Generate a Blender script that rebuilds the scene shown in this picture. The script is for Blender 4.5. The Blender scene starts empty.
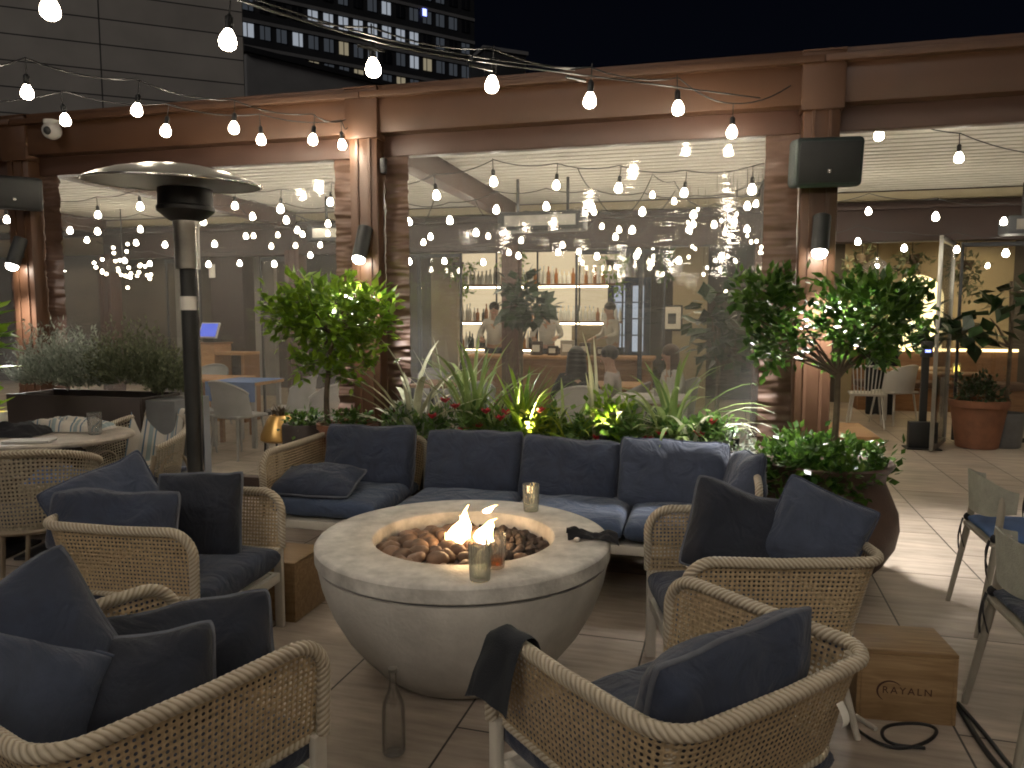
import bpy, bmesh, math, random
from mathutils import Vector, Matrix, noise
R = math.radians
rnd = random.Random(11)
scene = bpy.context.scene
col = scene.collection
PI = math.pi

# ------------------------------------------------------------------ layout frame
CAM_H, CAM_F, CAM_P = 1.5, 750.0, math.atan(68 / 750.0)
_c, _s = math.cos(CAM_P), math.sin(CAM_P)


def ray(px, py):
    x = (px - 512) / CAM_F
    y = -(py - 384) / CAM_F
    return Vector((x, _c + y * _s, -_s + y * _c))


def at(px, py, Y):
    d = ray(px, py)
    return Vector((0, 0, CAM_H)) + d * (Y / d.y)


def onz(px, py, z=0.0):
    d = ray(px, py)
    return Vector((0, 0, CAM_H)) + d * ((z - CAM_H) / d.z)


FANG = R(-14.3)                         # the direction of the pergola front
P0 = Vector((-1.09, 5.87, 0))           # foot of its middle post
ES = Vector((math.cos(FANG), math.sin(FANG), 0))
EN = Vector((-math.sin(FANG), math.cos(FANG), 0))


def fl(s, n, z=0.0):
    return P0 + ES * s + EN * n + Vector((0, 0, z))


def onn(px, py, n):                     # point of the plane at distance n behind the pergola front
    d = ray(px, py)
    o = Vector((0, 0, CAM_H))
    t = (n - (o - P0).dot(EN)) / d.dot(EN)
    return o + d * t


def s_of(p):
    return (Vector(p) - P0).dot(ES)


# ------------------------------------------------------------------ materials
MATS = {}


def _nt(name):
    m = bpy.data.materials.new(name)
    m.use_nodes = True
    nt = m.node_tree
    nt.nodes.clear()
    out = nt.nodes.new('ShaderNodeOutputMaterial')
    return m, nt, out


def N(nt, typ, **kw):
    n = nt.nodes.new(typ)
    for k, v in kw.items():
        setattr(n, k, v)
    return n


def rgb(c):
    return (c[0], c[1], c[2], 1.0)


def pm(name, c, rough=.6, metal=0.0, var=.25, vs=5.0, bump=0.0, bs=60.0, spec=.5, sheen=0.0, stretch=(1, 1, 1), c2=None, coat=0.0):
    """a principled surface broken up by two scales of noise in colour, roughness and relief"""
    m, nt, out = _nt(name)
    L = nt.links
    tc = N(nt, 'ShaderNodeTexCoord')
    mp = N(nt, 'ShaderNodeMapping')
    mp.inputs['Scale'].default_value = stretch
    L.new(tc.outputs['Object'], mp.inputs['Vector'])
    nz = N(nt, 'ShaderNodeTexNoise')
    nz.inputs['Scale'].default_value = vs
    nz.inputs['Detail'].default_value = 6
    nz.inputs['Roughness'].default_value = .62
    L.new(mp.outputs[0], nz.inputs['Vector'])
    ramp = N(nt, 'ShaderNodeValToRGB')
    ramp.color_ramp.elements[0].position = .3
    ramp.color_ramp.elements[1].position = .7
    lo = [x * (1 - var) for x in c]
    hi = [min(1, x * (1 + var)) for x in (c2 or c)]
    ramp.color_ramp.elements[0].color = rgb(lo)
    ramp.color_ramp.elements[1].color = rgb(hi)
    L.new(nz.outputs['Fac'], ramp.inputs['Fac'])
    b = N(nt, 'ShaderNodeBsdfPrincipled')
    L.new(ramp.outputs['Color'], b.inputs['Base Color'])
    b.inputs['Metallic'].default_value = metal
    b.inputs['Specular IOR Level'].default_value = spec
    if sheen:
        b.inputs['Sheen Weight'].default_value = sheen
        b.inputs['Sheen Roughness'].default_value = .4
    if coat:
        b.inputs['Coat Weight'].default_value = coat
    mr = N(nt, 'ShaderNodeMapRange')
    mr.inputs['To Min'].default_value = max(.02, rough - .12)
    mr.inputs['To Max'].default_value = min(1, rough + .12)
    L.new(nz.outputs['Fac'], mr.inputs['Value'])
    L.new(mr.outputs[0], b.inputs['Roughness'])
    if bump:
        n2 = N(nt, 'ShaderNodeTexNoise')
        n2.inputs['Scale'].default_value = bs
        n2.inputs['Detail'].default_value = 4
        L.new(mp.outputs[0], n2.inputs['Vector'])
        bp = N(nt, 'ShaderNodeBump')
        bp.inputs['Strength'].default_value = bump
        bp.inputs['Distance'].default_value = .01
        if sheen:
            wn = N(nt, 'ShaderNodeTexNoise')
            wn.inputs['Scale'].default_value = 5.5; wn.inputs['Detail'].default_value = 3; wn.inputs['Distortion'].default_value = 1.6
            L.new(tc.outputs['Object'], wn.inputs['Vector'])
            wb = N(nt, 'ShaderNodeBump')
            wb.inputs['Strength'].default_value = .55; wb.inputs['Distance'].default_value = .05
            L.new(wn.outputs['Fac'], wb.inputs['Height'])
            L.new(wb.outputs[0], bp.inputs['Normal'])
        L.new(n2.outputs['Fac'], bp.inputs['Height'])
        L.new(bp.outputs[0], b.inputs['Normal'])
    L.new(b.outputs[0], out.inputs['Surface'])
    MATS[name] = m
    return m


def em(name, c, strength, sample=True):
    m, nt, out = _nt(name)
    e = N(nt, 'ShaderNodeEmission')
    e.inputs['Color'].default_value = rgb(c)
    e.inputs['Strength'].default_value = strength
    nt.links.new(e.outputs[0], out.inputs['Surface'])
    if not sample:
        m.cycles.emission_sampling = 'NONE'
    MATS[name] = m
    return m


def leafmat(name, c1, c2, rough=.35, trans=.35):
    m, nt, out = _nt(name)
    L = nt.links
    g = N(nt, 'ShaderNodeNewGeometry')
    ramp = N(nt, 'ShaderNodeValToRGB')
    ramp.color_ramp.elements[0].color = rgb(c1)
    ramp.color_ramp.elements[1].color = rgb(c2)
    L.new(g.outputs['Random Per Island'], ramp.inputs['Fac'])
    b = N(nt, 'ShaderNodeBsdfPrincipled')
    b.inputs['Roughness'].default_value = rough
    L.new(ramp.outputs[0], b.inputs['Base Color'])
    t = N(nt, 'ShaderNodeBsdfTranslucent')
    L.new(ramp.outputs[0], t.inputs['Color'])
    mx = N(nt, 'ShaderNodeMixShader')
    mx.inputs[0].default_value = trans
    L.new(b.outputs[0], mx.inputs[1])
    L.new(t.outputs[0], mx.inputs[2])
    L.new(mx.outputs[0], out.inputs['Surface'])
    MATS[name] = m
    return m


def woodmat(name, c1, c2, stretch=(1.5, 14, 14), rough=.55, scale=3.0):
    m, nt, out = _nt(name)
    L = nt.links
    tc = N(nt, 'ShaderNodeTexCoord')
    mp = N(nt, 'ShaderNodeMapping')
    mp.inputs['Scale'].default_value = stretch
    L.new(tc.outputs['Object'], mp.inputs[0])
    nz = N(nt, 'ShaderNodeTexNoise')
    nz.inputs['Scale'].default_value = scale
    nz.inputs['Detail'].default_value = 8
    nz.inputs['Distortion'].default_value = 1.2
    L.new(mp.outputs[0], nz.inputs['Vector'])
    ramp = N(nt, 'ShaderNodeValToRGB')
    ramp.color_ramp.elements[0].position = .32
    ramp.color_ramp.elements[1].position = .68
    ramp.color_ramp.elements[0].color = rgb(c1)
    ramp.color_ramp.elements[1].color = rgb(c2)
    L.new(nz.outputs['Fac'], ramp.inputs[0])
    b = N(nt, 'ShaderNodeBsdfPrincipled')
    b.inputs['Roughness'].default_value = rough
    L.new(ramp.outputs[0], b.inputs['Base Color'])
    bp = N(nt, 'ShaderNodeBump')
    bp.inputs['Strength'].default_value = .15
    bp.inputs['Distance'].default_value = .004
    L.new(nz.outputs['Fac'], bp.inputs['Height'])
    L.new(bp.outputs[0], b.inputs['Normal'])
    L.new(b.outputs[0], out.inputs['Surface'])
    MATS[name] = m
    return m


def floormat():
    m, nt, out = _nt('floor_tiles')
    L = nt.links
    tc = N(nt, 'ShaderNodeTexCoord')
    mp = N(nt, 'ShaderNodeMapping')
    mp.vector_type = 'POINT'
    # texture x runs away from the camera, y along the pergola front
    mp.inputs['Rotation'].default_value = (0, 0, -(FANG + R(90)) + R(2))
    mp.inputs['Location'].default_value = (.30, .235, 0)
    L.new(tc.outputs['Object'], mp.inputs[0])
    br = N(nt, 'ShaderNodeTexBrick')
    br.offset = .5
    br.inputs['Scale'].default_value = 1.0
    br.inputs['Brick Width'].default_value = .92
    br.inputs['Row Height'].default_value = .583
    br.inputs['Mortar Size'].default_value = .0045
    br.inputs['Mortar Smooth'].default_value = .15
    br.inputs['Bias'].default_value = -.1
    br.inputs['Color1'].default_value = rgb((.39, .325, .265))
    br.inputs['Color2'].default_value = rgb((.47, .405, .34))
    br.inputs['Mortar'].default_value = rgb((.045, .038, .032))
    L.new(mp.outputs[0], br.inputs[0])
    mp2 = N(nt, 'ShaderNodeMapping')
    mp2.inputs['Scale'].default_value = (9, 1.1, 1)
    L.new(mp.outputs[0], mp2.inputs[0])
    nz = N(nt, 'ShaderNodeTexNoise')
    nz.inputs['Scale'].default_value = 2.2
    nz.inputs['Detail'].default_value = 8
    nz.inputs['Roughness'].default_value = .65
    L.new(mp2.outputs[0], nz.inputs['Vector'])
    st = N(nt, 'ShaderNodeTexNoise')
    st.inputs['Scale'].default_value = 1.7
    st.inputs['Detail'].default_value = 5
    L.new(mp.outputs[0], st.inputs['Vector'])
    mr = N(nt, 'ShaderNodeMapRange')
    mr.inputs['From Min'].default_value = .3
    mr.inputs['From Max'].default_value = .7
    mr.inputs['To Min'].default_value = .72
    mr.inputs['To Max'].default_value = 1.25
    L.new(nz.outputs['Fac'], mr.inputs[0])
    mr2 = N(nt, 'ShaderNodeMapRange')
    mr2.inputs['From Min'].default_value = .35
    mr2.inputs['From Max'].default_value = .65
    mr2.inputs['To Min'].default_value = .8
    mr2.inputs['To Max'].default_value = 1.12
    L.new(st.outputs['Fac'], mr2.inputs[0])
    mu = N(nt, 'ShaderNodeMath', operation='MULTIPLY')
    L.new(mr.outputs[0], mu.inputs[0])
    L.new(mr2.outputs[0], mu.inputs[1])
    mx = N(nt, 'ShaderNodeVectorMath', operation='SCALE')
    L.new(br.outputs['Color'], mx.inputs[0])
    L.new(mu.outputs[0], mx.inputs['Scale'])
    b = N(nt, 'ShaderNodeBsdfPrincipled')
    L.new(mx.outputs[0], b.inputs['Base Color'])
    rr = N(nt, 'ShaderNodeMapRange')
    rr.inputs['To Min'].default_value = .34
    rr.inputs['To Max'].default_value = .6
    L.new(st.outputs['Fac'], rr.inputs[0])
    L.new(rr.outputs[0], b.inputs['Roughness'])
    b.inputs['Specular IOR Level'].default_value = .4
    bp = N(nt, 'ShaderNodeBump')
    bp.inputs['Strength'].default_value = .5
    bp.inputs['Distance'].default_value = .004
    inv = N(nt, 'ShaderNodeMath', operation='SUBTRACT')
    inv.inputs[0].default_value = 1
    L.new(br.outputs['Fac'], inv.inputs[1])
    ad = N(nt, 'ShaderNodeMath', operation='MULTIPLY_ADD')
    L.new(nz.outputs['Fac'], ad.inputs[0])
    ad.inputs[1].default_value = .12
    L.new(inv.outputs[0], ad.inputs[2])
    L.new(ad.outputs[0], bp.inputs['Height'])
    L.new(bp.outputs[0], b.inputs['Normal'])
    L.new(b.outputs[0], out.inputs['Surface'])
    MATS['floor'] = m


def canemat(name, c, pitch=.0185, hole=.30):
    """open cane webbing: strands with round openings, from the sheet's own metric UVs"""
    m, nt, out = _nt(name)
    L = nt.links
    tc = N(nt, 'ShaderNodeTexCoord')
    sc = N(nt, 'ShaderNodeVectorMath', operation='SCALE')
    sc.inputs['Scale'].default_value = 1 / pitch
    L.new(tc.outputs['UV'], sc.inputs[0])
    fr = N(nt, 'ShaderNodeVectorMath', operation='FRACTION')
    L.new(sc.outputs[0], fr.inputs[0])
    sb = N(nt, 'ShaderNodeVectorMath', operation='SUBTRACT')
    sb.inputs[1].default_value = (.5, .5, 0)
    L.new(fr.outputs[0], sb.inputs[0])
    ln = N(nt, 'ShaderNodeVectorMath', operation='LENGTH')
    L.new(sb.outputs[0], ln.inputs[0])
    nz = N(nt, 'ShaderNodeTexNoise')
    nz.inputs['Scale'].default_value = 9
    nz.inputs['Detail'].default_value = 5
    L.new(tc.outputs['UV'], nz.inputs['Vector'])
    hr = N(nt, 'ShaderNodeMapRange')
    hr.inputs['From Min'].default_value = .3
    hr.inputs['From Max'].default_value = .7
    hr.inputs['To Min'].default_value = hole - .05
    hr.inputs['To Max'].default_value = hole + .05
    L.new(nz.outputs['Fac'], hr.inputs[0])
    lt = N(nt, 'ShaderNodeMath', operation='LESS_THAN')
    L.new(ln.outputs['Value'], lt.inputs[0])
    L.new(hr.outputs[0], lt.inputs[1])
    ramp = N(nt, 'ShaderNodeValToRGB')
    ramp.color_ramp.elements[0].position = .3
    ramp.color_ramp.elements[1].position = .72
    ramp.color_ramp.elements[0].color = rgb([x * .62 for x in c])
    ramp.color_ramp.elements[1].color = rgb([x * 1.2 for x in c])
    n2 = N(nt, 'ShaderNodeTexNoise')
    n2.inputs['Scale'].default_value = 70
    n2.inputs['Detail'].default_value = 4
    L.new(tc.outputs['UV'], n2.inputs['Vector'])
    L.new(n2.outputs['Fac'], ramp.inputs[0])
    b = N(nt, 'ShaderNodeBsdfPrincipled')
    b.inputs['Roughness'].default_value = .5
    L.new(ramp.outputs[0], b.inputs['Base Color'])
    bp = N(nt, 'ShaderNodeBump')
    bp.inputs['Strength'].default_value = .8
    bp.inputs['Distance'].default_value = .006
    L.new(ln.outputs['Value'], bp.inputs['Height'])
    L.new(bp.outputs[0], b.inputs['Normal'])
    tr = N(nt, 'ShaderNodeBsdfTransparent')
    mx = N(nt, 'ShaderNodeMixShader')
    L.new(lt.outputs[0], mx.inputs[0])
    L.new(b.outputs[0], mx.inputs[1])
    L.new(tr.outputs[0], mx.inputs[2])
    L.new(mx.outputs[0], out.inputs['Surface'])
    MATS[name] = m
    return m


def clearmat(name, haze=.05, gloss=.07, rough=.05, tint=(.95, .95, .94), ripple=.35, scl=(1.2, 1.2, 7)):
    """thin clear sheet: mostly transmits, a little milky, reflects the lamps in long ripples"""
    m, nt, out = _nt(name)
    L = nt.links
    tc = N(nt, 'ShaderNodeTexCoord')
    mp = N(nt, 'ShaderNodeMapping')
    mp.inputs['Scale'].default_value = scl
    L.new(tc.outputs['Object'], mp.inputs[0])
    nz = N(nt, 'ShaderNodeTexNoise')
    nz.inputs['Scale'].default_value = 2.6
    nz.inputs['Detail'].default_value = 3
    L.new(mp.outputs[0], nz.inputs['Vector'])
    bp = N(nt, 'ShaderNodeBump')
    bp.inputs['Strength'].default_value = ripple
    bp.inputs['Distance'].default_value = .02
    L.new(nz.outputs['Fac'], bp.inputs['Height'])
    tr = N(nt, 'ShaderNodeBsdfTransparent')
    tr.inputs[0].default_value = rgb(tint)
    gl = N(nt, 'ShaderNodeBsdfGlossy')
    gl.inputs['Roughness'].default_value = rough
    L.new(bp.outputs[0], gl.inputs['Normal'])
    df = N(nt, 'ShaderNodeBsdfDiffuse')
    df.inputs[0].default_value = rgb((.75, .75, .74))
    tl = N(nt, 'ShaderNodeBsdfTranslucent')
    tl.inputs[0].default_value = rgb((.75, .75, .74))
    m0 = N(nt, 'ShaderNodeMixShader')
    m0.inputs[0].default_value = .5
    L.new(df.outputs[0], m0.inputs[1])
    L.new(tl.outputs[0], m0.inputs[2])
    hz = N(nt, 'ShaderNodeTexNoise')
    hz.inputs['Scale'].default_value = 1.3
    hz.inputs['Detail'].default_value = 6
    L.new(tc.outputs['Object'], hz.inputs['Vector'])
    hr = N(nt, 'ShaderNodeMapRange')
    hr.inputs['To Min'].default_value = haze * .4
    hr.inputs['To Max'].default_value = haze * 1.7
    L.new(hz.outputs['Fac'], hr.inputs[0])
    m1 = N(nt, 'ShaderNodeMixShader')
    L.new(hr.outputs[0], m1.inputs[0])
    L.new(tr.outputs[0], m1.inputs[1])
    L.new(m0.outputs[0], m1.inputs[2])
    lw = N(nt, 'ShaderNodeLayerWeight')
    lw.inputs['Blend'].default_value = .25
    ad = N(nt, 'ShaderNodeMath', operation='MULTIPLY_ADD')
    L.new(lw.outputs['Fresnel'], ad.inputs[0])
    ad.inputs[1].default_value = .5
    ad.inputs[2].default_value = gloss
    m2 = N(nt, 'ShaderNodeMixShader')
    L.new(ad.outputs[0], m2.inputs[0])
    L.new(m1.outputs[0], m2.inputs[1])
    L.new(gl.outputs[0], m2.inputs[2])
    L.new(m2.outputs[0], out.inputs['Surface'])
    MATS[name] = m
    return m


def stripes(name, cols, scale, axis='X'):
    m, nt, out = _nt(name)
    L = nt.links
    tc = N(nt, 'ShaderNodeTexCoord')
    sx = N(nt, 'ShaderNodeSeparateXYZ')
    L.new(tc.outputs['UV'], sx.inputs[0])
    mu = N(nt, 'ShaderNodeMath', operation='MULTIPLY')
    mu.inputs[1].default_value = scale
    L.new(sx.outputs[axis], mu.inputs[0])
    fr = N(nt, 'ShaderNodeMath', operation='FRACT')
    L.new(mu.outputs[0], fr.inputs[0])
    ramp = N(nt, 'ShaderNodeValToRGB')
    ramp.color_ramp.interpolation = 'CONSTANT'
    el = ramp.color_ramp.elements
    el[0].color = rgb(cols[0][1])
    el[1].position = cols[1][0]
    el[1].color = rgb(cols[1][1])
    for p, c in cols[2:]:
        e = el.new(p)
        e.color = rgb(c)
    L.new(fr.outputs[0], ramp.inputs[0])
    b = N(nt, 'ShaderNodeBsdfPrincipled')
    b.inputs['Roughness'].default_value = .9
    nz = N(nt, 'ShaderNodeTexNoise')
    nz.inputs['Scale'].default_value = 180
    L.new(tc.outputs['Object'], nz.inputs['Vector'])
    bp = N(nt, 'ShaderNodeBump')
    bp.inputs['Strength'].default_value = .4
    bp.inputs['Distance'].default_value = .004
    L.new(nz.outputs['Fac'], bp.inputs['Height'])
    L.new(bp.outputs[0], b.inputs['Normal'])
    L.new(ramp.outputs[0], b.inputs['Base Color'])
    L.new(b.outputs[0], out.inputs['Surface'])
    MATS[name] = m
    return m


def bulbmat(name, core, edge, s_core, s_edge):
    """clear filament bulb: hot white core, warmer dimmer glass edge"""
    m, nt, out = _nt(name)
    L = nt.links
    lw = N(nt, 'ShaderNodeLayerWeight')
    lw.inputs['Blend'].default_value = .5
    mc = N(nt, 'ShaderNodeMix', data_type='RGBA')
    mc.inputs['A'].default_value = rgb([x * s_core for x in core])
    mc.inputs['B'].default_value = rgb([x * s_edge for x in edge])
    mr = N(nt, 'ShaderNodeMapRange')
    mr.inputs['From Min'].default_value = .35
    mr.inputs['From Max'].default_value = .95
    L.new(lw.outputs['Facing'], mr.inputs[0])
    L.new(mr.outputs[0], mc.inputs['Factor'])
    e = N(nt, 'ShaderNodeEmission')
    L.new(mc.outputs['Result'], e.inputs['Color'])
    L.new(e.outputs[0], out.inputs['Surface'])
    MATS[name] = m
    return m


def flamemat():
    m, nt, out = _nt('flame')
    L = nt.links
    tc = N(nt, 'ShaderNodeTexCoord')
    sx = N(nt, 'ShaderNodeSeparateXYZ')
    L.new(tc.outputs['Generated'], sx.inputs[0])
    ramp = N(nt, 'ShaderNodeValToRGB')
    el = ramp.color_ramp.elements
    el[0].position = 0
    el[0].color = rgb((.25, .2, .9))
    el[1].position = 1
    el[1].color = rgb((1, .45, .12))
    e = el.new(.16)
    e.color = rgb((1, .5, .2))
    e = el.new(.45)
    e.color = rgb((1, .72, .38))
    L.new(sx.outputs['Z'], ramp.inputs[0])
    em_ = N(nt, 'ShaderNodeEmission')
    em_.inputs['Strength'].default_value = 38
    L.new(ramp.outputs[0], em_.inputs[0])
    tr = N(nt, 'ShaderNodeBsdfTransparent')
    lw = N(nt, 'ShaderNodeLayerWeight')
    lw.inputs['Blend'].default_value = .35
    mx = N(nt, 'ShaderNodeMixShader')
    L.new(lw.outputs['Facing'], mx.inputs[0])
    L.new(em_.outputs[0], mx.inputs[1])
    L.new(tr.outputs[0], mx.inputs[2])
    L.new(mx.outputs[0], out.inputs['Surface'])
    MATS['flame'] = m


def glassmat(name, c=(1, 1, 1), rough=.02, ior=1.45, thin=.62):
    m, nt, out = _nt(name)
    L = nt.links
    b = N(nt, 'ShaderNodeBsdfGlass')
    b.inputs['Color'].default_value = rgb(c)
    b.inputs['Roughness'].default_value = rough
    b.inputs['IOR'].default_value = ior
    tr = N(nt, 'ShaderNodeBsdfTransparent')
    tr.inputs[0].default_value = rgb([x * .92 for x in c])
    mx = N(nt, 'ShaderNodeMixShader')
    mx.inputs[0].default_value = thin
    L.new(b.outputs[0], mx.inputs[1])
    L.new(tr.outputs[0], mx.inputs[2])
    L.new(mx.outputs[0], out.inputs['Surface'])
    MATS[name] = m


def ropemat():
    """wrapped cord: pale strands with dark grooves, phase and length stored in the UVs"""
    m, nt, out = _nt('rope')
    L = nt.links
    tc = N(nt, 'ShaderNodeTexCoord')
    sx = N(nt, 'ShaderNodeSeparateXYZ')
    L.new(tc.outputs['UV'], sx.inputs[0])
    fr = N(nt, 'ShaderNodeMath', operation='FRACT')
    L.new(sx.outputs['X'], fr.inputs[0])
    sb = N(nt, 'ShaderNodeMath', operation='SUBTRACT')
    L.new(fr.outputs[0], sb.inputs[0]); sb.inputs[1].default_value = .5
    ab = N(nt, 'ShaderNodeMath', operation='ABSOLUTE')
    L.new(sb.outputs[0], ab.inputs[0])
    nz = N(nt, 'ShaderNodeTexNoise')
    nz.inputs['Scale'].default_value = 40; nz.inputs['Detail'].default_value = 5
    L.new(tc.outputs['Object'], nz.inputs['Vector'])
    ma = N(nt, 'ShaderNodeMath', operation='MULTIPLY_ADD')
    L.new(nz.outputs['Fac'], ma.inputs[0]); ma.inputs[1].default_value = .16
    L.new(ab.outputs[0], ma.inputs[2])
    ramp = N(nt, 'ShaderNodeValToRGB')
    el = ramp.color_ramp.elements
    el[0].position = .22; el[0].color = rgb((.50, .44, .345))
    el[1].position = .56; el[1].color = rgb((.26, .21, .15))
    e = el.new(.40); e.color = rgb((.42, .36, .27))
    L.new(ma.outputs[0], ramp.inputs[0])
    b = N(nt, 'ShaderNodeBsdfPrincipled')
    b.inputs['Roughness'].default_value = .5
    L.new(ramp.outputs[0], b.inputs['Base Color'])
    bp = N(nt, 'ShaderNodeBump')
    bp.invert = True
    bp.inputs['Strength'].default_value = .8; bp.inputs['Distance'].default_value = .006
    L.new(ma.outputs[0], bp.inputs['Height'])
    L.new(bp.outputs[0], b.inputs['Normal'])
    L.new(b.outputs[0], out.inputs['Surface'])
    MATS['rope'] = m


def panelwall():
    m, nt, out = _nt('stone_panels')
    L = nt.links
    tc = N(nt, 'ShaderNodeTexCoord')
    sx = N(nt, 'ShaderNodeSeparateXYZ')
    L.new(tc.outputs['Object'], sx.inputs[0])
    cb = N(nt, 'ShaderNodeCombineXYZ')
    L.new(sx.outputs['X'], cb.inputs[0])
    L.new(sx.outputs['Z'], cb.inputs[1])
    br = N(nt, 'ShaderNodeTexBrick')
    br.offset = 0
    br.inputs['Scale'].default_value = 1
    br.inputs['Brick Width'].default_value = 3.94
    br.inputs['Row Height'].default_value = .72
    br.inputs['Mortar Size'].default_value = .02
    br.inputs['Color1'].default_value = rgb((.48, .455, .425))
    br.inputs['Color2'].default_value = rgb((.425, .40, .375))
    br.inputs['Mortar'].default_value = rgb((.06, .06, .06))
    L.new(cb.outputs[0], br.inputs[0])
    nz = N(nt, 'ShaderNodeTexNoise')
    nz.inputs['Scale'].default_value = .8
    nz.inputs['Detail'].default_value = 8
    L.new(tc.outputs['Object'], nz.inputs['Vector'])
    mr = N(nt, 'ShaderNodeMapRange')
    mr.inputs['To Min'].default_value = .7
    mr.inputs['To Max'].default_value = 1.3
    L.new(nz.outputs['Fac'], mr.inputs[0])
    sc = N(nt, 'ShaderNodeVectorMath', operation='SCALE')
    L.new(br.outputs['Color'], sc.inputs[0])
    L.new(mr.outputs[0], sc.inputs['Scale'])
    b = N(nt, 'ShaderNodeBsdfPrincipled')
    b.inputs['Roughness'].default_value = .8
    L.new(sc.outputs[0], b.inputs['Base Color'])
    L.new(b.outputs[0], out.inputs['Surface'])
    MATS['stone_panels'] = m


floormat(); panelwall(); flamemat()
canemat('cane', (.46, .35, .215), pitch=.0165, hole=.25)
canemat('cane_pale', (.36, .31, .23), pitch=.02, hole=.25)
clearmat('vinyl', haze=.115, gloss=.085, rough=.06, ripple=.10, tint=(.84, .835, .825))
clearmat('pane', haze=.01, gloss=.05, rough=.02, ripple=.03)
clearmat('bottle_glass', haze=.008, gloss=.06, rough=.02, tint=(.99, .992, .99), ripple=.02); clearmat('glass', haze=.10, gloss=.09, rough=.04, tint=(.98, .985, .98), ripple=.05); clearmat('green_glass', haze=.22, gloss=.12, rough=.06, tint=(.965, .99, .94), ripple=.1); glassmat('unused_glass'); glassmat('amber', (.9, .5, .12), ior=1.33)
ropemat()
pm('white_metal', (.58, .54, .47), .4, var=.10)
pm('piping_blue', (.11, .12, .15), .8, var=.2, vs=20)
pm('navy', (.029, .039, .070), .85, var=.22, vs=9, bump=.35, bs=420, sheen=.15)
pm('navy_dark', (.016, .020, .033), .88, var=.25, vs=9, bump=.35, bs=420, sheen=.1)
pm('navy_light', (.046, .060, .100), .85, var=.22, vs=9, bump=.35, bs=420, sheen=.2)
pm('bright_seat', (.08, .15, .33), .85, var=.2, vs=7, bump=.3, bs=400)
pm('seat_blue', (.046, .068, .122), .85, var=.2, vs=7, bump=.3, bs=400, sheen=.2)
pm('concrete', (.52, .495, .455), .72, var=.22, vs=3.2, bump=.35, bs=55)
pm('concrete_top', (.56, .535, .495), .5, var=.36, vs=8, bump=.3, bs=70)
pm('stone', (.20, .125, .085), .6, var=.5, vs=8, bump=.4, bs=50)
pm('lava', (.055, .042, .036), .9, var=.5, vs=14, bump=.9, bs=70)
pm('terracotta_paint', (.085, .039, .019), .5, var=.12, vs=3, bump=.05, bs=90)
pm('brown_paint', (.085, .043, .030), .5, var=.12, vs=3, bump=.05, bs=90)
pm('brown_cloth', (.115, .066, .046), .55, var=.2, vs=6, bump=.1, bs=200)
pm('cream', (.62, .585, .51), .55, var=.06, vs=3)
pm('black', (.012, .012, .013), .45, var=.3)
pm('black_plastic', (.02, .021, .021), .5, var=.3, bump=.2, bs=300)
pm('speaker_green', (.022, .034, .032), .6, var=.2, bump=.3, bs=300)
pm('steel', (.62, .60, .56), .22, metal=1, var=.12, vs=9)
pm('dull_steel', (.42, .40, .36), .42, metal=1, var=.25, vs=6)
pm('hood_steel', (.52, .50, .45), .36, metal=.8, var=.12, vs=5)
pm('pale_metal', (.36, .35, .32), .35, metal=.9, var=.15)
pm('soil', (.03, .022, .015), .95, var=.5, vs=20, bump=1, bs=60)
pm('urn_clay', (.085, .052, .038), .6, var=.3, vs=6, bump=.2, bs=60)
pm('terracotta', (.22, .095, .052), .75, var=.22, vs=7, bump=.15, bs=80)
pm('planter_brown', (.045, .033, .028), .55, var=.2)
pm('planter_grey', (.12, .12, .12), .6, var=.2)
pm('bark', (.10, .075, .05), .85, var=.4, vs=18, bump=.6, bs=60)
pm('gold', (.60, .36, .12), .3, metal=.85, var=.15)
pm('cloth_dark', (.02, .024, .032), .95, var=.25, bump=.4, bs=250)
pm('cloth_black', (.012, .012, .016), .9, var=.3, bump=.4, bs=200)
pm('cloth_blue', (.12, .20, .42), .85, var=.2, bump=.3, bs=200)
pm('cloth_white', (.62, .60, .57), .85, var=.08, bump=.3, bs=200)
pm('taupe_metal', (.30, .27, .22), .45, var=.12)
pm('grey_shell', (.33, .33, .28), .7, var=.15, vs=20, bump=.5, bs=160)
pm('grey_chair', (.36, .36, .36), .55, var=.15)
pm('white_paint', (.55, .53, .50), .45, var=.06)
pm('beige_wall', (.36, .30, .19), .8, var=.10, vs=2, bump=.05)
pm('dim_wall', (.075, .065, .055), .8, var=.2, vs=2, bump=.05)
pm('grey_wall', (.33, .33, .34), .8, var=.12, vs=2)
pm('brown_wall', (.032, .016, .012), .6, var=.15)
pm('blue_paint', (.03, .055, .10), .45, var=.15)
pm('paper', (.72, .69, .62), .8, var=.06)
pm('skin', (.42, .25, .18), .55, var=.1)
pm('hair_dark', (.012, .010, .009), .5, var=.3)
pm('hair_brown', (.06, .03, .018), .5, var=.3)
pm('shirt_white', (.50, .49, .46), .9, var=.08)
pm('shirt_pale', (.40, .35, .33), .9, var=.12)
pm('coat_black', (.012, .013, .016), .9, var=.3)
pm('trousers', (.025, .028, .035), .9, var=.2)
pm('bottle_dark', (.02, .03, .015), .12, var=.3)
pm('bottle_amber', (.35, .13, .03), .12, var=.3)
pm('bottle_clear', (.82, .84, .82), .08, var=.2)
pm('red_petal', (.55, .03, .05), .5, var=.35)
pm('pink_petal', (.75, .25, .22), .5, var=.3)
pm('stamp', (.055, .02, .014), .8, var=.2)
pm('dark_concrete', (.26, .26, .265), .85, var=.12, vs=.5)
pm('tower_wall', (.035, .037, .042), .6, var=.2, vs=.3)
pm('window_dark', (.02, .022, .028), .2, var=.4, vs=.2)
woodmat('crate_wood', (.20, .12, .055), (.31, .205, .105))
woodmat('table_wood', (.38, .20, .09), (.52, .30, .14))
woodmat('bar_wood', (.22, .11, .05), (.32, .17, .08))
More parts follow.
